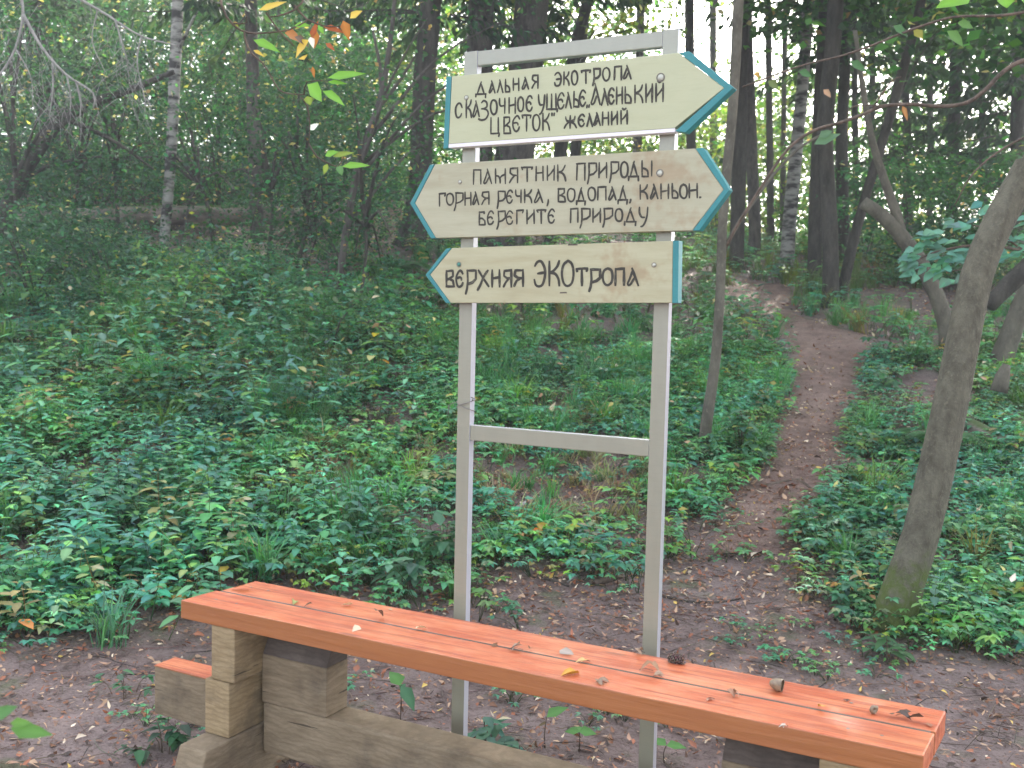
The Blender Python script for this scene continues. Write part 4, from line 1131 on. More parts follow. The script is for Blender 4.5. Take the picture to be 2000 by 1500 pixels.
# ------------------------------------------------------------------ deadwood
def log(name, label, pts, w, mat, Yfix=None, lift=.6, cat='log', seed=0, sides=12):
    P3, R3 = [], []
    for (px, py), ww in zip(pts, w):
        p = ong(px, py) if Yfix is None else at(px, py, Yfix)
        rr = ww / 2 * p[1] / FPX
        if Yfix is None: p = p + np.array([0, 0, rr * lift])
        P3.append(p); R3.append(rr)
    P3 = np.array(P3); b = P3[0].copy(); b[2] = gz(b[0], b[1])
    o = thing(name, tuple(b), label, cat)
    m = MB(); tube(m, P3 - b, R3, sides, step=.1, rough=.09, seed=seed)
    m.build('bark', mat, o, smooth=True)
    return o
log('fallen_log', 'long mossy fallen log lying behind the bushes on the left', [(-60, 462), (120, 456), (330, 455), (480, 456), (620, 460), (730, 470)], [30, 34, 40, 40, 36, 26], M_LOG, seed=1, lift=1.7)
log('fallen_log', 'thinner log lying behind the long mossy log', [(250, 424), (360, 422), (520, 424)], [14, 16, 12], M_LOG, seed=2, lift=.8)
log('fallen_log', 'dark mossy log on the bank at the right edge', [(1885, 838), (1940, 868), (2040, 910)], [34, 36, 34], M_LOG, seed=3)
log('fallen_log', 'dark fallen trunk rising to the right edge behind the leaning tree', [(1930, 600), (1965, 560), (2030, 500)], [26, 34, 38], M_BARK_DARK, Yfix=10.6, seed=4)
log('tree_stump', 'grey splintered stump piece right of the leaning tree', [(1950, 765), (1958, 735), (1966, 712)], [34, 28, 14], M_BARK_GREY, Yfix=10.0, seed=5, cat='stump')
log('bark_piece', 'broken grey piece of bark on the soil between the posts', [(1160, 1142), (1185, 1136), (1212, 1128)], [13, 18, 12], M_TWIG_BROWN, seed=6, cat='bark', sides=8)
log('dead_stick', 'short pale stick beside the piece of bark between the posts', [(1108, 1138), (1124, 1128), (1132, 1122)], [4, 4, 3], M_TWIG, seed=7, cat='stick', sides=5)
log('dead_stick', 'dark thin stick lying right of the right post', [(1290, 1165), (1340, 1176), (1400, 1178), (1446, 1170)], [5, 6, 5, 3], M_BARK_DARK, seed=8, cat='stick', sides=6)
log('dead_stick', 'dark stick left of the piece of bark between the posts', [(1040, 1128), (1075, 1134), (1110, 1146)], [5, 6, 4], M_BARK_DARK, seed=9, cat='stick', sides=6)
log('tree_root', 'bare root crossing the foot of the path', [(1485, 952), (1530, 944), (1560, 940), (1590, 962)], [7, 9, 9, 6], M_TWIG_BROWN, seed=10, cat='root', sides=7, lift=.3)
log('dead_branch', 'fallen branch with a torn pale end in the herbs left of the signpost', [(800, 792), (830, 806), (858, 818), (868, 838)], [7, 10, 16, 10], M_TWIG, seed=11, cat='branch', sides=8)
log('dead_stick', 'pale splinter of wood behind the lower rail, between the posts', [(1000, 1000), (1020, 990), (1036, 975)], [8, 10, 4], M_TWIG, seed=12, cat='stick', sides=6)
log('dead_stick', 'root like stick left of the path, beside the young tree', [(1400, 975), (1420, 955), (1440, 940)], [8, 8, 5], M_TWIG_BROWN, seed=13, cat='stick', sides=6)

# ------------------------------------------------------------------ undergrowth
def plant_nettle(seed, H, n, ls, tint, up=.15, yellow=.02):
    r = np.random.default_rng(seed); mb = MB()
    top = np.array([r.normal() * .06, r.normal() * .06, H])
    tube(mb, [(0, 0, -.03), top * .5 + r.normal(size=3) * .01, top], [.003, .0025, .0012], 3, (.10, .16, .07), H / 3)
    P, D, L = [], [], []
    a = r.uniform(0, 6.28)
    for k in range(n):
        t = .25 + .75 * (k + 1) / n
        a += math.pi / 2 + r.normal() * .25
        s = ls * (.55 + .8 * math.sin(math.pi * min(1, t * .86)))
        if k == n - 1: s *= .55
        for q in (0, math.pi):
            d = np.array([math.cos(a + q), math.sin(a + q), up + r.normal() * .2 + (.5 if k == n - 1 else 0)])
            P.append(top * t + d * .012); D.append(d); L.append(s * r.uniform(.8, 1.15))
    P, D, L = np.array(P), np.array(D), np.array(L)
    leaves(mb, P, D, np.tile([0, 0, 1.0], (len(P), 1)), L, L * .58, tints(len(P), tint, .14, r, yellow), r.uniform(.05, .35, len(P)), .10, (.50, .46))
    return Proto(mb)

def plant_elder(seed, H, ls, tint, yellow=.02, n=4):
    """low herb: stalks each with a spread of leaflets"""
    r = np.random.default_rng(seed); mb = MB()
    P, D, L = [], [], []
    for k in range(n):
        a = r.uniform(0, 6.28); rad = r.uniform(.03, .14)
        tip = np.array([math.cos(a) * rad, math.sin(a) * rad, H * r.uniform(.6, 1.1)])
        tube(mb, [(0, 0, -.02), tip * np.array([.4, .4, .65]), tip], [.0022, .002, .0014], 3, (.06, .09, .035), H / 2)
        for q in (-1.5, -.75, 0, .75, 1.5) if r.random() < .6 else (-1.1, 0, 1.1):
            d = np.array([math.cos(a + q), math.sin(a + q), r.normal() * .15 - .05])
            P.append(tip); D.append(d); L.append(ls * r.uniform(.75, 1.2))
    P, D, L = np.array(P), np.array(D), np.array(L)
    leaves(mb, P, D, np.tile([0, 0, 1.0], (len(P), 1)) + r.normal(size=(len(P), 3)) * .2, L, L * .62, tints(len(P), tint, .15, r, yellow), r.uniform(.05, .35, len(P)), .14, (.42, .5))
    return Proto(mb)

def plant_grass(seed, n, H, tint, bend=.6):
    r = np.random.default_rng(seed); mb = MB()
    for k in range(n):
        a = r.uniform(0, 6.28); h = H * r.uniform(.5, 1.15); bd = bend * r.uniform(.4, 1.3)
        d = np.array([math.cos(a), math.sin(a), 0]); s = np.array([-d[1], d[0], 0])
        b = np.array([r.normal() * .035, r.normal() * .035, -.02])
        t = np.array([0, .4, .75, 1.0]); w = np.array([.004, .0042, .003, .0003])
        C = b + d[None] * (h * bd * t ** 2)[:, None] + np.array([0, 0, 1.0])[None] * (h * (t - .42 * bd * t ** 2))[:, None]
        V = np.vstack([C - s * w[:, None], C + s * w[:, None]])
        i = np.arange(3)
        mb.add(V, None, np.stack([i, i + 1, i + 5, i + 4], -1), tints(1, tint, .2, r)[0])
    return Proto(mb)

NET = (.145, .400, .260)
pn = [plant_nettle(20 + i, .22 + .034 * i, 6 + i % 3, .068 + .007 * (i % 3), [NET, (.12, .30, .16), (.085, .26, .17)][i % 3], .1, .012) for i in range(9)]
pt = [plant_elder(140 + i, .05 + .02 * (i % 4), .030 + .005 * (i % 3), [(0.112, 0.302, 0.157), (0.146, 0.302, 0.112), (0.084, 0.258, 0.146)][i % 3], .02, 7) for i in range(9)]
ph = [plant_elder(40 + i, .10 + .025 * (i % 5), .052 + .008 * (i % 3), [(0.101, 0.280, 0.157), (0.123, 0.280, 0.118), (0.078, 0.241, 0.151)][i % 3], .02) for i in range(10)]
pr_ = [plant_nettle(60 + i, .55 + .07 * i, 6, .105, (.090, .235, .145), .05, .035) for i in range(6)]
pg = [plant_grass(80 + i, 48, .30 + .03 * i, (.085, .245, .095), .7) for i in range(5)]
pg2 = [plant_grass(90 + i, 30, .34 + .04 * i, (.085, .15, .04), .55) for i in range(4)]

def zone(px, py, poly, soft=0.0):
    return inpoly(px, py, poly)

def patch(pos):
    x, y = pos[:, 0], pos[:, 1]
    v = np.sin(1.3 * x + 2 * np.sin(.7 * y + 1)) * np.sin(1.6 * y + 1.5 * np.sin(1.2 * x)) + .6 * np.sin(3.7 * x + 1) * np.sin(4.1 * y)
    w = np.sin(2.1 * x - 1.1 * y) * np.sin(.9 * y + .4)
    t = np.clip(np.stack([1 + .22 * v + .16 * w, 1 + .24 * v + .06 * w, 1 + .24 * v - .14 * w], -1), .45, 1.7)
    q = rng.random(len(pos))[:, None]
    t = np.where(q < .13, t * np.array([1.7, 1.22, .62]), t)           # yellowing plants
    return np.where((q > .13) & (q < .165), t * np.array([2.6, .85, .65]), t)   # withered plants

def place(n, y0, y1, dens, r, off=0.0):
    x, y = spots(n, y0, y1, r)
    d, px, py = veg(x, y)
    keep = r.random(n) < d * dens(px, py, x, y)
    x, y = x[keep], y[keep]
    return np.stack([x, y, gz(x, y) + off], -1), px[keep], py[keep]

r = np.random.default_rng(900)
mbn = MB()
def dn(px, py, x, y):
    v = np.zeros_like(px) + .05
    v = np.where(zone(px, py, [(-900, 850), (150, 850), (420, 900), (560, 1010), (640, 1120), (560, 1260), (-900, 1300)]), 1.0, v)
    v = np.where(zone(px, py, [(420, 930), (880, 980), (900, 1100), (700, 1180), (480, 1230)]), .40, v)
    v = np.where(zone(px, py, [(900, 1000), (1230, 1010), (1240, 1090), (920, 1110)]), .6, v)
    v = np.where(zone(px, py, [(1500, 1020), (1700, 950), (1760, 1180), (1640, 1260)]), .6, v)
    v = np.where(zone(px, py, [(1840, 950), (2600, 900), (2600, 1320), (1780, 1300)]), .75, v)
    v = np.where(zone(px, py, [(1380, 780), (1520, 800), (1520, 930), (1400, 930)]), .5, v)
    return v
pos, px, py = place(9500, 4.6, 11, dn, r)
sc = r.uniform(.6, 1.15, len(pos)) * np.where(px > 850, .72, 1.0)
scatter(mbn, pn, pos, sc, r, .2, patch(pos) * tints(len(pos), (.8, .8, .8), .10, r) / .8)
tag(mbn.build('nettles', M_LEAF), kind='stuff')

mbh = MB()
pos, px, py = place(30000, 4.4, 13, lambda px, py, x, y: np.full_like(px, .95), r)
scatter(mbh, pt, pos, r.uniform(.7, 1.5, len(pos)), r, .2, patch(pos) * tints(len(pos), (.8, .8, .8), .16, r) / .8)
xw, yw = spots(2600, 2.4, 7.5, r)
pos = np.stack([xw, yw, gz(xw, yw)], -1)
kw = (np.sin(2.3 * xw + 1) * np.sin(2.9 * yw + 2 * np.sin(xw)) > .35) & (r.random(len(xw)) < .5)
scatter(mbh, pt, pos[kw], r.uniform(.4, .9, kw.sum()), r, .2, tints(kw.sum(), (.8, .8, .8), .16, r) / .8)
pos, px, py = place(16000, 4.6, 12.5, lambda px, py, x, y: np.full_like(px, .9), r)
scatter(mbh, ph, pos, r.uniform(.7, 1.3, len(pos)), r, .2, patch(pos) * tints(len(pos), (.8, .8, .8), .14, r) / .8)
pos, px, py = place(11000, 12, 30, lambda px, py, x, y: np.full_like(px, .9), r)
scatter(mbh, ph, pos, r.uniform(1.0, 2.0, len(pos)), r, .2, patch(pos) * tints(len(pos), (.8, .8, .65), .16, r) / .8)
tag(mbh.build('ground_cover', M_LEAF), kind='stuff')

mbr = MB()
def dr(px, py, x, y):
    v = np.zeros_like(px)
    v = np.where(zone(px, py, [(230, 570), (480, 540), (700, 640), (760, 800), (600, 900), (300, 880), (180, 740)]), .8, v)
    v = np.where(zone(px, py, [(-300, 560), (80, 560), (160, 640), (60, 760), (-300, 800)]), .5, v)
    v = np.where(zone(px, py, [(0, 760), (300, 800), (320, 900), (-200, 900)]), .35, v)
    v = np.where(zone(px, py, [(1340, 590), (1480, 600), (1530, 700), (1510, 800), (1340, 800)]), .35, v)
    return v
pos, px, py = place(5200, 6.5, 16, dr, r)
scatter(mbr, pr_, pos, r.uniform(.6, 1.15, len(pos)), r, .22, patch(pos) * tints(len(pos), (.8, .8, .8), .13, r) / .8)
tag(mbr.build('tall_herbs', M_LEAF), kind='stuff')

mbg = MB()
def dg(px, py, x, y):
    v = np.full_like(px, .16)
    v = np.where(zone(px, py, [(-200, 460), (420, 470), (420, 600), (200, 680), (-200, 690)]), .9, v)
    v = np.where(zone(px, py, [(480, 760), (660, 760), (680, 860), (500, 870)]), .7, v)
    v = np.where(zone(px, py, [(930, 640), (1270, 640), (1270, 1010), (930, 1000)]), .55, v)
    v = np.where(zone(px, py, [(1380, 860), (1530, 880), (1520, 960), (1380, 930)]), .7, v)
    v = np.where(zone(px, py, [(500, 900), (620, 900), (620, 1020), (480, 1020)]), .5, v)
    return v
pos, px, py = place(9500, 5, 17, dg, r)
scatter(mbg, pg, pos, r.uniform(.6, 1.25, len(pos)), r, .15, patch(pos) * tints(len(pos), (.8, .8, .8), .15, r) / .8)
def dg2(px, py, x, y):
    v = np.full_like(px, .03)
    v = np.where(zone(px, py, [(1320, 480), (2200, 480), (2200, 575), (1640, 572), (1330, 560)]), .9, v)
    v = np.where(zone(px, py, [(1500, 560), (1660, 565), (1660, 640), (1560, 635), (1500, 610)]), .9, v)
    return v
pos, px, py = place(7000, 12, 30, dg2, r)
scatter(mbg, pg2, pos, r.uniform(.7, 1.3, len(pos)), r, .15, patch(pos) * tints(len(pos), (.8, .8, .8), .15, r) / .8)
pd_ = [plant_grass(190 + i, 26, .22 + .04 * i, [(.36, .29, .17), (.30, .26, .13), (.20, .26, .10)][i % 3], .9) for i in range(4)]
def dg3(px, py, x, y):
    v = np.zeros_like(px)
    for bx, by, rx, ry, a in BARE[:4] + [(1080, 990, 160, 80, .8), (1230, 930, 90, 60, .8), (680, 930, 70, 50, .6)]:
        v = np.maximum(v, .9 * sstep(1.5, .4, ((px - bx) / rx) ** 2 + ((py - by) / ry) ** 2))
    return v
x, y = spots(9000, 5.5, 12, r)
P_ = np.stack([x, y, gz(x, y)], -1); px, py = proj(P_)
k_ = (r.random(len(x)) < .30 * dg3(px, py, x, y)) & ~inpoly(px, py, PATH_POLY)
scatter(mbg, pd_ + pg[:1], P_[k_], r.uniform(.5, 1.1, k_.sum()), r, .3, tints(k_.sum(), (.8, .8, .8), .15, r) / .8)
tag(mbg.build('grass', M_GRASS), kind='stuff')

# ------------------------------------------------------------------ litter on the soil
PALS = np.array([[.22, .105, .06], [.38, .25, .16], [.56, .46, .34], [.48, .34, .09], [.26, .10, .055], [.06, .04, .032], [.15, .09, .065], [.30, .18, .12]])
r = np.random.default_rng(950)
lit = MB()
def litter(n, y0, y1, s0, s1, pw):
    x, y = spots(n, y0, y1, r, .66)
    D = rdir(n, r, 0, .18); U = rdir(n, r, 3.0)
    L = r.uniform(s0, s1, n) * r.uniform(.6, 1.2, n)
    C = PALS[r.choice(len(PALS), n, p=pw)] * r.uniform(.7, 1.25, (n, 1))
    leaves(lit, np.stack([x, y, gz(x, y) + r.uniform(.006, .022, n)], -1), D, U, L, L * r.uniform(.3, .65, n), C, r.normal(size=n) * .35, r.uniform(-.1, .35), (.4, .5))
litter(26000, 2.2, 8, .016, .042, [.26, .12, .03, .025, .19, .15, .15, .075])
litter(2200, 2.2, 8, .03, .058, [.25, .20, .07, .08, .17, .04, .10, .09])
litter(30000, 7, 22, .03, .08, [.20, .24, .12, .05, .17, .05, .10, .07])
litter(16000, 5.6, 11, .022, .058, [.20, .24, .12, .05, .17, .05, .10, .07])
x, y = spots(2600, 5.2, 15, r, .62)
dv_, px_, py_ = veg(x, y)
kk = r.random(len(x)) < dv_ * .8 - .06
x, y = x[kk], y[kk]; n_ = len(x)
C = np.array([[.50, .42, .28], [.42, .28, .17], [.32, .19, .11], [.50, .44, .16], [.62, .54, .44]])[r.integers(0, 5, n_)] * r.uniform(.7, 1.2, (n_, 1))
L = r.uniform(.04, .085, n_)
leaves(lit, np.stack([x, y, gz(x, y) + r.uniform(.04, .26, n_)], -1), rdir(n_, r, 0, .6), rdir(n_, r, 1.5), L, L * r.uniform(.4, .65, n_), C, r.normal(size=n_) * .3, .2, (.4, .5))
tw = MB()
x, y = spots(3200, 2.3, 9, r, .62)
for a, b_ in zip(x, y):
    L = r.uniform(.03, .16); th_ = r.uniform(0, 3.14)
    d = np.array([math.cos(th_), math.sin(th_), r.normal() * .06]) * L
    c = np.array([a, b_, gz(a, b_) + .008])
    tube(tw, [c - d, c + r.normal(size=3) * .012, c + d], [.0012, .0022, .001], 3, tints(1, (.14, .10, .08), .4, r)[0], L)
tag(lit.build('leaf_litter', M_DRY), kind='stuff')
tag(tw.build('twig_litter', M_DRY), kind='stuff')

# ------------------------------------------------------------------ single plants
def single(name, label, px, py, build, cat='plant', Yz=None, group=None):
    b = ong(px, py)
    o = thing(name, tuple(b), label, cat, group)
    sm, lf = MB(), MB()
    build(sm, lf, np.random.default_rng(int(px * 7 + py)), b)
    if sm.n: sm.build('stem', M_TWIG_BROWN, o, smooth=True)
    lf.build('leaves', M_LEAF, o)
    return o

def seedling(h, spec, lean=(0, 0)):
    def f(sm, lf, r, b):
        top = np.array([lean[0], lean[1], h])
        tube(sm, [(0, 0, -.03), top * .5 + r.normal(size=3) * .006, top], [.003, .0025, .002], 5, step=.04)
        for (a, up, L, w, col, t) in spec:
            d = np.array([math.cos(a), math.sin(a), up])
            leaves(lf, [top * t], [d], [np.array([-up * math.cos(a), -up * math.sin(a) - .35, 1.0])], L, w, np.array(col), .25, .1)
    return f
GR = (.075, .20, .045); GB = (.045, .135, .065)
single('seedling', 'two leaved seedling behind the table left of the left post, one leaf upright', 781, 1408, seedling(.155, [(2.4, .9, .085, .075, GR, 1), (-.5, -.9, .12, .075, GB, 1), (1.2, .4, .05, .03, GB, .9)]), 'seedling')
single('seedling', 'seedling with a single bright leaf held to the right, between the posts under the table', 1066, 1462, seedling(.13, [(.35, .55, .10, .06, GR, 1), (2.6, -.3, .05, .03, (.10, .07, .03), .8)]), 'seedling')
single('seedling', 'tiny round leaved seedling under the table, nearer the right post', 1130, 1470, seedling(.085, [(.0, .1, .07, .06, GR, 1), (2.9, .1, .06, .05, GR, 1), (1.5, .3, .05, .04, GR, 1)]), 'seedling')
single('seedling', 'bright leaf on a low stem right of the right post under the table', 1300, 1490, seedling(.07, [(.1, .05, .085, .05, GR, 1), (2.5, .3, .07, .05, GR, 1)]), 'seedling')
def clump(n, h, ls, tint, yl=.02):
    def f(sm, lf, r, b):
        for k in range(n):
            a = r.uniform(0, 6.28); rr = r.uniform(.02, .2)
            tip = np.array([math.cos(a) * rr, math.sin(a) * rr, h * r.uniform(.4, 1.1)])
            tube(sm, [(tip[0] * .4, tip[1] * .4, -.03), tip * .6, tip], [.003, .0025, .0015], 4, step=.05)
            m = r.integers(3, 6)
            for j in range(m):
                q = a + (j - m / 2) * 1.1
                L = ls * r.uniform(.7, 1.2)
                leaves(lf, [tip * (1 - .12 * j)], [[math.cos(q), math.sin(q), r.normal() * .2]], [[0, 0, 1.0]], L, L * .52, tints(1, tint, .12, r, yl)[0], r.uniform(.1, .4), .12)
    return f
single('herb_clump', 'bluish herb clump under the table just right of the left post', 945, 1470, clump(8, .12, .09, (.05, .13, .085)))
single('herb_clump', 'second bluish herb clump under the table, further right of the left post', 1010, 1500, clump(7, .10, .09, (.05, .13, .085)))
single('herb_clump', 'broad leaved plant close left of the left post, above the table edge', 866, 1110, clump(9, .34, .17, (.055, .15, .075)))
single('herb_clump', 'broad pale leaved plant just above the back edge of the table, left of the posts', 790, 1150, clump(7, .22, .13, (.06, .15, .085)))
single('herb_clump', 'dense tuft of fresh herbs at the foot of the slender young tree', 1450, 905, clump(16, .42, .15, (.06, .16, .085)))
single('herb_clump', 'broad leaved herb on the bare bank left of the leaning tree', 1730, 770, clump(10, .26, .15, (.06, .16, .075)))
single('herb_clump', 'small herb clump on the soil right behind the table, left of the leaning tree', 1735, 1290, clump(9, .15, .09, (.06, .14, .06)))
single('herb_clump', 'low green clump at the dirt left of the table', 245, 1360, clump(6, .10, .06, (.055, .14, .07)))
single('herb_clump', 'dark clump by the foot of the left timber stack', 325, 1470, clump(10, .12, .07, (.04, .10, .05)))

def fern(n, L, tint):
    def f(sm, lf, r, b):
        for k in range(n):
            a = r.uniform(0, 6.28); l = L * r.uniform(.7, 1.1)
            t = np.linspace(.15, 1, 22)
            d = np.array([math.cos(a), math.sin(a), 0])
            C = d[None] * (l * .85 * t)[:, None] + np.array([0, 0, 1.0])[None] * (l * (1.1 * t - .95 * t * t))[:, None]
            tube(sm, np.vstack([[0, 0, 0], C[::5]]), [.004, .004, .003, .0025, .002, .001][:len(C[::5]) + 1], 4, step=.08)
            s = np.array([-d[1], d[0], 0])
            w = l * .30 * np.sin(np.pi * np.clip(t * .93 + .05, 0, 1)) + .01
            for sg in (-1, 1):
                leaves(lf, C, s[None] * sg + d[None] * .45 + np.array([0, 0, -.15])[None], np.tile([0, 0, 1.0], (len(C), 1)), w, l * .06, tints(len(C), tint, .1, r), .1, .1)
    return f
for px, py, nn, L, lab in ((765, 545, 9, .85, 'fresh green fern left of the lowest board, by the dark root foot'), (1838, 880, 8, .6, 'small fern directly left of the leaning tree'), (700, 690, 8, .7, 'feathery fern in the herbs left of the left post')):
    single('fern', lab, px, py, fern(nn, L, (.055, .145, .05)), 'fern')

# ------------------------------------------------------------------ overhanging twigs with leaves
def hang(name, label, Yd, twigs, lf_specs, extra=None, mat=M_TWIG_BROWN):
    b = at(twigs[0][0][0][0], twigs[0][0][0][1], Yd)
    o = thing(name, tuple(b), label, 'branch')
    m = MB()
    for pts, w in twigs:
        Q = np.array([at(p[0], p[1], Yd + (p[2] if len(p) > 2 else 0)) for p in pts]) - b
        tube(m, Q, np.linspace(w, w * .5, len(Q)) / 2 * Yd / FPX, 6, step=.03, rough=.08)
    m.build('twig', mat, o, smooth=True)
    for nm, specs in lf_specs.items():
        lm = MB()
        for (x0, y0, x1, y1, w, col, dy, dr_, tw_) in specs:
            A, B = at(x0, y0, Yd), at(x1, y1, Yd + dy)
            L = np.linalg.norm(B - A)
            D = (B - A) / L
            U = np.array([0.0, -1.7, 0]) * tw_ + np.array([0, 0, 1.0])
            leaves(lm, [A - b], [D], [U], L * 1.05, w * 1.3 * Yd / FPX, np.array(col), dr_, .15)
        lm.build(nm, M_LEAF, o)
    return o
GRN = (.16, .34, .05); OLV = (.20, .26, .05); BRN = (.34, .13, .035); YEL = (.55, .38, .08); RED = (.30, .08, .03); TAN = (.55, .36, .20)
hang('hanging_branch', 'thin branch hanging in left of the boards with green and withered brown leaves', 2.7,
     [([(432, -60, .1), (433, 10), (455, 48), (485, 64), (520, 64), (565, 58), (600, 40)], 5), ([(477, 62), (480, 80), (492, 105), (512, 122), (530, 150), (545, 175), (565, 183), (596, 185)], 4.5), ([(455, 46), (482, 44), (478, 22)], 3.5), ([(520, 25), (545, 60), (575, 90)], 4),
      ([(600, -60, .1), (590, 5), (555, 28), (528, 33)], 5), ([(575, 10), (600, 38), (640, 52), (670, 50)], 4), ([(588, 190), (600, 208), (605, 240), (603, 280)], 3.5), ([(603, 280), (618, 305), (640, 318), (660, 325), (672, 305)], 3.5), ([(594, 185), (600, 160), (640, 158)], 3)],
     {'green_leaves': [(600, 165, 630, 196, 30, GRN, .03, .1, .8), (630, 178, 676, 200, 16, GRN, .02, .25, 1.0), (640, 152, 712, 144, 17, GRN, .0, .0, 1.0), (640, 160, 678, 164, 9, GRN, .0, .0, 1), (600, 188, 606, 205, 14, OLV, .0, .1, .7), (495, 78, 545, 98, 16, GRN, .0, .1, 1.0), (575, 50, 605, 50, 12, GRN, .0, 0, 1), (622, 52, 632, 66, 8, GRN, 0, 0, 1),
                       (635, 305, 660, 295, 13, GRN, .0, .1, 1), (650, 306, 690, 296, 11, OLV, .0, .1, 1), (668, 325, 721, 322, 13, GRN, .0, .05, 1), (640, 320, 632, 340, 10, OLV, 0, .1, .8), (660, 322, 668, 342, 12, (.10, .2, .08), 0, .1, .7)],
      'withered_leaves': [(505, 20, 560, 8, 14, YEL, 0, -.1, 1), (556, 64, 590, 78, 26, BRN, .02, .2, .7), (575, 72, 606, 88, 18, (.12, .08, .06), .02, .2, .7), (604, 78, 572, 108, 22, YEL, .02, .2, .8), (590, 110, 594, 116, 16, YEL, 0, .1, .8), (608, 76, 620, 40, 10, RED, 0, .1, .9), (618, 60, 612, 92, 14, BRN, 0, .2, .9),
                          (632, 52, 672, 62, 12, RED, 0, .1, 1), (670, 40, 682, 75, 15, BRN, 0, .25, .9), (684, 36, 706, 20, 14, YEL, 0, .1, 1), (636, 84, 654, 98, 8, RED, 0, .1, 1), (610, 130, 614, 152, 6, BRN, 0, 0, 1), (495, 98, 516, 108, 7, YEL, 0, .2, 1), (606, 72, 612, 92, 10, (.75, .72, .66), -.01, .1, .6)],
      'pale_leaf': [(606, 254, 622, 242, 12, (.72, .74, .70), 0, 0, .9)]})
hang('overhanging_branch', 'bare dark branch reaching in from the right edge above the leaning tree', 5.2,
     [([(2080, 100), (2000, 118), (1960, 140), (1925, 175), (1890, 200), (1840, 208), (1780, 204), (1720, 208), (1690, 222), (1640, 240), (1590, 255), (1540, 290), (1490, 360), (1440, 440), (1420, 480)], 9), ([(2080, 10), (1960, 30), (1860, 34), (1770, 62), (1700, 90), (1640, 110), (1560, 130), (1450, 170)], 6), ([(2060, 240), (1960, 290), (1900, 340), (1865, 400)], 5), ([(1720, 206), (1660, 212), (1655, 270)], 3), ([(1700, 218), (1740, 160), (1760, 150)], 4)],
     {'green_leaves': [(1590, 282, 1640, 262, 18, (.10, .18, .10), 0, 0, 1), (1600, 268, 1625, 256, 14, (.10, .18, .10), 0, 0, 1), (1745, 50, 1770, 70, 18, LG, 0, 0, 1), (1660, 120, 1690, 140, 18, LG, 0, 0, 1), (1850, 60, 1880, 90, 22, (.10, .2, .05), 0, 0, 1), (1870, 45, 1900, 55, 20, (.1, .2, .05), 0, 0, 1),
                       (1560, 140, 1585, 150, 16, LG, 0, 0, 1), (1780, 204, 1800, 225, 14, LG, 0, 0, 1), (1500, 158, 1520, 175, 16, (.12, .15, .05), 0, 0, 1), (1475, 140, 1482, 152, 10, (.4, .22, .05), 0, 0, 1), (1608, 175, 1622, 190, 12, (.38, .22, .14), 0, 0, 1), (1762, 205, 1772, 235, 9, (.36, .16, .06), 0, 0, 1)]})
rs = np.random.default_rng(66)
sp = []
for k in range(130):
    x_ = rs.uniform(1775, 2010); y_ = np.interp(x_, [1775, 1850, 1930, 2010], [505, 462, 430, 400]) + rs.uniform(-40, 100) * min(1, (x_ - 1740) / 120)
    L_ = rs.uniform(20, 36); a_ = rs.uniform(2.2, 4.2)
    sp.append((x_, y_, x_ + L_ * math.cos(a_), y_ - L_ * .45 * math.sin(a_) + 6, rs.uniform(11, 19), tints(1, (.115, .26, .200), .15, rs)[0], rs.uniform(-.05, .05), rs.uniform(0, .25), rs.uniform(.1, .8)))
hang('leafy_branch', 'branch of broad bluish leaves reaching in behind the mossy leaning tree', 6.9, [([(2090, 520), (2000, 490), (1900, 480), (1830, 492), (1785, 510)], 7), ([(2000, 490), (1940, 450), (1900, 440)], 5), ([(1960, 488), (1900, 520), (1860, 530)], 4)], {'leaves': sp}, mat=M_TWIG_BROWN)
hang('overhanging_branch', 'twig in the top right corner with bright green leaves', 2.6, [([(2120, -40, .1), (1990, -8), (1900, -6), (1840, -8)], 4)],
     {'green_leaves': [(1900, -12, 1832, 10, 36, GRN, 0, .1, 1), (1960, -10, 1968, 14, 40, GRN, 0, .1, .8), (1990, -6, 2030, 14, 34, GRN, 0, .1, .9)]})
hang('leafy_sprig', 'blurred leafy sprig close to the lens at the lower left edge', 1.35, [([(-60, 1395), (0, 1410), (40, 1418)], 5)],
     {'green_leaves': [(20, 1422, 98, 1434, 26, (.10, .22, .05), 0, .1, 1.0), (-10, 1400, 30, 1380, 22, (.08, .18, .06), 0, .1, 1), (20, 1412, 60, 1412, 16, (.12, .24, .05), 0, .1, 1)]})

# ------------------------------------------------------------------ leaves, cones and shells lying on the table
def ontop(px, py):
    return atz(px, py, ZT)
def dry_leaf(label, px, py, size, col, curl=.35, seed=0, cat='leaf', n=1):
    b = ontop(px, py)
    r = np.random.default_rng(7000 + seed)
    m = MB()
    for k in range(n):
        a = r.uniform(0, 6.28)
        d = np.array([math.cos(a), math.sin(a), .12])
        c = np.array([r.normal() * size * .35 * (k > 0), r.normal() * size * .35 * (k > 0), .004 + size * .05])
        leaves(m, [c - d * size * .5], [d], [[r.normal() * .35, r.normal() * .35, 1.0]], size, size * r.uniform(.45, .65), np.array(col) * r.uniform(.8, 1.1), curl * r.uniform(.7, 1.2), r.uniform(-.05, .35))
    v = np.concatenate(m.v); zmin = v[:, 2].min()
    m.v = [a - np.array([0, 0, zmin - .001]) for a in m.v]
    if n > 1:
        tube(m, [(-size * .5, 0, .004), (0, size * .15, .006), (size * .5, -size * .1, .004)], [.001] * 3, 4, (.12, .08, .06), .01)
    o = m.build('fallen_leaf' if n == 1 else 'leaf_debris', M_DRY)
    o.location = b
    return tag(o, label, cat)
BRD, GRY, CRM = (.20, .12, .07), (.22, .19, .16), (.62, .52, .36)
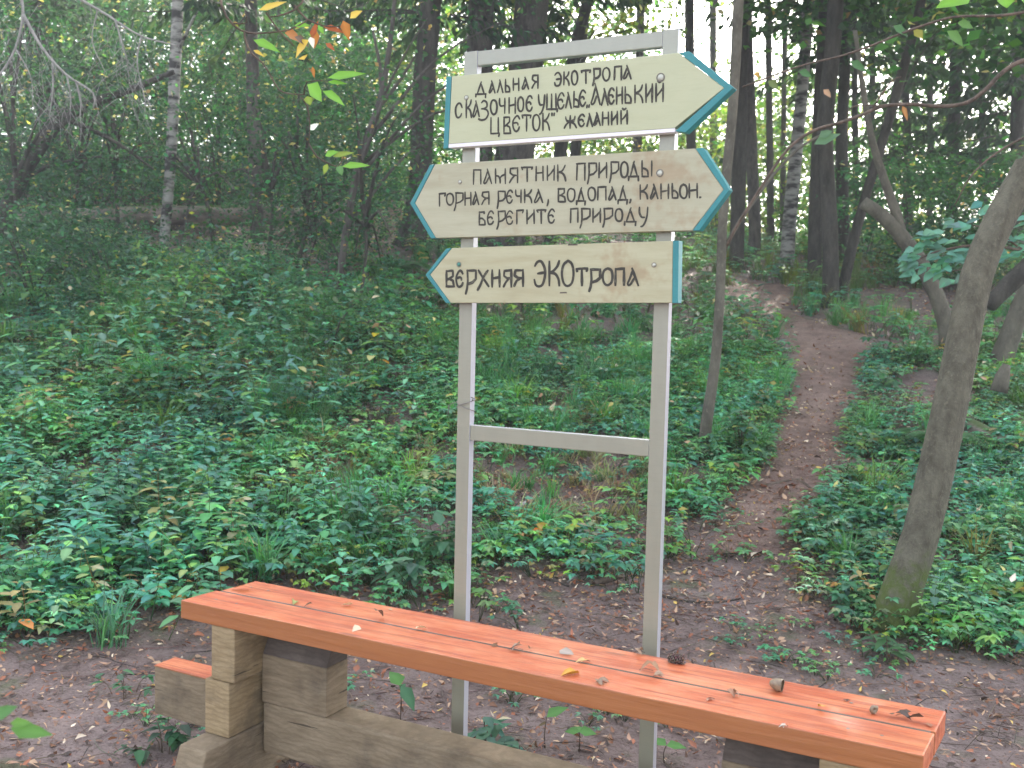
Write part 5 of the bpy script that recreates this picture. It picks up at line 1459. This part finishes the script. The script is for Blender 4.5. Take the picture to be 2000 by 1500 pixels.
for i, (lab, px, py, sz, col, cu, n) in enumerate([
    ('curled brown leaf with a pale face at the left end of the table', 474, 1151, .075, (.34, .24, .14), .45, 1),
    ('greenish yellow leaf near the left end of the table', 575, 1178, .052, (.30, .32, .12), .2, 1),
    ('small grey curled leaf beside the greenish leaf on the table', 602, 1186, .030, GRY, .6, 1),
    ('cream leaf on the back plank, left part of the table', 678, 1183, .045, CRM, .25, 1),
    ('cream leaf on the front plank, left of the left post', 697, 1231, .045, (.62, .48, .34), .3, 1),
    ('dark curled leaf on the seam left of the left post', 741, 1210, .052, (.16, .12, .10), .75, 1),
    ('tiny pale leaf on the back plank left of the left post', 762, 1191, .026, (.42, .36, .24), .2, 1),
    ('pale ragged leaf on the seam just left of the left post', 822, 1230, .045, (.66, .54, .38), .35, 1),
    ('small bud scales on the seam right of the left post', 966, 1262, .022, BRD, .3, 3),
    ('grey shred of bark on the seam between the posts', 1008, 1270, .045, (.26, .23, .20), .5, 2),
    ('brown crumpled leaf next to the grey shred between the posts', 1036, 1270, .028, (.22, .12, .07), .6, 1),
    ('rolled grey leaf on the back plank left of the right post', 1106, 1277, .060, (.30, .26, .22), .15, 1),
    ('small yellow leaf in front of the rolled grey leaf', 1142, 1293, .034, (.60, .42, .18), .3, 2),
    ('amber pointed leaf on the front plank left of the right post', 1113, 1318, .066, (.48, .27, .05), .15, 1),
    ('dry brown crumbs in front of the amber leaf', 1174, 1335, .032, (.24, .17, .12), .4, 4),
    ('curled brown leaf at the foot of the right post on the back plank', 1249, 1276, .034, (.26, .18, .12), .6, 2),
    ('shrivelled brown leaf on the seam in front of the right post', 1262, 1311, .042, (.28, .17, .10), .7, 2),
    ('dry broken stalk pieces on the seam right of the shrivelled leaf', 1284, 1323, .028, (.32, .22, .15), .5, 3),
    ('small dry curl on the seam left of the dark shell', 1440, 1360, .028, (.30, .17, .11), .7, 3),
    ('yellow orange curled leaf on the seam near the right end', 1604, 1387, .042, (.52, .30, .07), .6, 1),
    ('pale speck of fluff on the front edge of the table', 1530, 1420, .022, (.55, .48, .42), .4, 2),
    ('flat dry bits left of the small dry curl', 1388, 1367, .022, (.36, .22, .16), .2, 2),
    ('black squiggle of dry stalks near the right end of the table', 1764, 1400, .040, (.08, .06, .05), .5, 4),
    ('thin brown leaf lying along the right front corner of the table', 1815, 1417, .036, (.30, .13, .08), .1, 1),
    ('dark crumb on the back plank between shell and right end', 1655, 1370, .014, (.10, .07, .06), .2, 2)]):
    dry_leaf(lab, px, py, sz * 1.02, col, cu, i, 'leaf' if n == 1 else 'debris', n)

b = ontop(1320, 1294)
m = MB(); r = np.random.default_rng(5)
for k in range(90):
    a = k * 2.4; t = k / 90
    ax = (t - .5) * .055
    q = .014 * math.sin(math.pi * (.12 + .8 * t)) + .003
    c = np.array([ax, math.cos(a) * q * .55, .013 + math.sin(a) * q * .55])
    leaves(m, [c], [[.55, math.cos(a), math.sin(a)]], [[-1, math.cos(a) * .4, math.sin(a) * .4]], .013, .012, tints(1, (.20, .15, .13), .25, r)[0], .1)
tube(m, [(-.027, 0, .013), (0, 0, .013), (.027, 0, .013)], [.004, .008, .004], 7, (.08, .06, .05), .01)
o = m.build('spruce_cone', M_DRY); o.location = b; o.rotation_euler = (0, 0, -.35)
tag(o, 'gnawed spruce cone at the back edge of the table, right of the right post', 'cone')

def shell(label, px, py, rad, name, open_=True):
    b = ontop(px, py)
    m = MB()
    n = 46; ang = np.linspace(0, 2 * np.pi * 2.1, n)
    s = np.linspace(.12, 1, n)
    P = np.c_[rad * .62 * s * np.cos(ang), rad * .5 * (1 - s) * np.ones(n), rad * .95 + rad * .62 * s * np.sin(ang)]
    tube(m, P, rad * .46 * s, 10, (.2, .15, .1), .004)
    v = np.concatenate(m.v); m.v = [a_ - np.array([0, 0, v[:, 2].min() + .001]) for a_ in m.v]
    o = m.build(name, M_SHELL, smooth=True); o.location = b
    o.rotation_euler = (0, 0, .5)
    return tag(o, label, 'shell')
b = ontop(1516, 1348)
m = MB()
nu, nv = 14, 8
V = []
for sh_ in (1.0, .90):
    for j in range(nv):
        ph_ = math.pi * .5 * j / (nv - 1) * 1.12
        for i in range(nu):
            a_ = 2 * math.pi * i / nu
            wv = 1 + .10 * math.sin(3 * a_ + 1) * (j / (nv - 1))
            V.append((-.030 * sh_ * math.cos(ph_) * 1.1 + .012, .024 * sh_ * math.sin(ph_) * math.cos(a_) * wv, .018 * sh_ * math.sin(ph_) * math.sin(a_) * wv + .019))
V = np.array(V); q = []
for sh_ in (0, 1):
    for j in range(nv - 1):
        for i in range(nu):
            a0 = sh_ * nu * nv + j * nu + i; a1 = sh_ * nu * nv + j * nu + (i + 1) % nu
            q.append((a0, a1, a1 + nu, a0 + nu))
for i in range(nu):
    a0 = (nv - 1) * nu + i; a1 = (nv - 1) * nu + (i + 1) % nu
    q.append((a0, a1, a1 + nu * nv, a0 + nu * nv))
m.add(V, None, q)
o = m.build('nut_husk', M_SHELL, smooth=True); o.location = b; o.rotation_euler = (0, 0, -.5)
tag(o, 'dark open nut husk on the back plank of the table, right half', 'husk')
shell('small round tan snail shell on the seam near the right end of the table', 1706, 1394, .015, 'snail_shell')

# ------------------------------------------------------------------ the air of the wood
hm = bpy.data.materials.new('haze_air'); hm.use_nodes = True
hn = hm.node_tree; hn.nodes.clear()
ho = hn.nodes.new('ShaderNodeOutputMaterial'); hv = hn.nodes.new('ShaderNodeVolumePrincipled')
hv.inputs['Color'].default_value = (.92, .96, 1.0, 1); hv.inputs['Density'].default_value = HAZE; hv.inputs['Anisotropy'].default_value = 0.3
hn.links.new(hv.outputs[0], ho.inputs['Volume'])
hb = MB()
x0, x1, y0, y1, z0, z1 = -305, 305, -205, 405, -1.6, 26
hb.add([(x0, y0, z0), (x1, y0, z0), (x1, y1, z0), (x0, y1, z0), (x0, y0, z1), (x1, y0, z1), (x1, y1, z1), (x0, y1, z1)], None, [[3, 2, 1, 0], [4, 5, 6, 7], [0, 1, 5, 4], [1, 2, 6, 5], [2, 3, 7, 6], [3, 0, 4, 7]])
if HAZE > 0:
    tag(hb.build('haze', hm), kind='stuff')
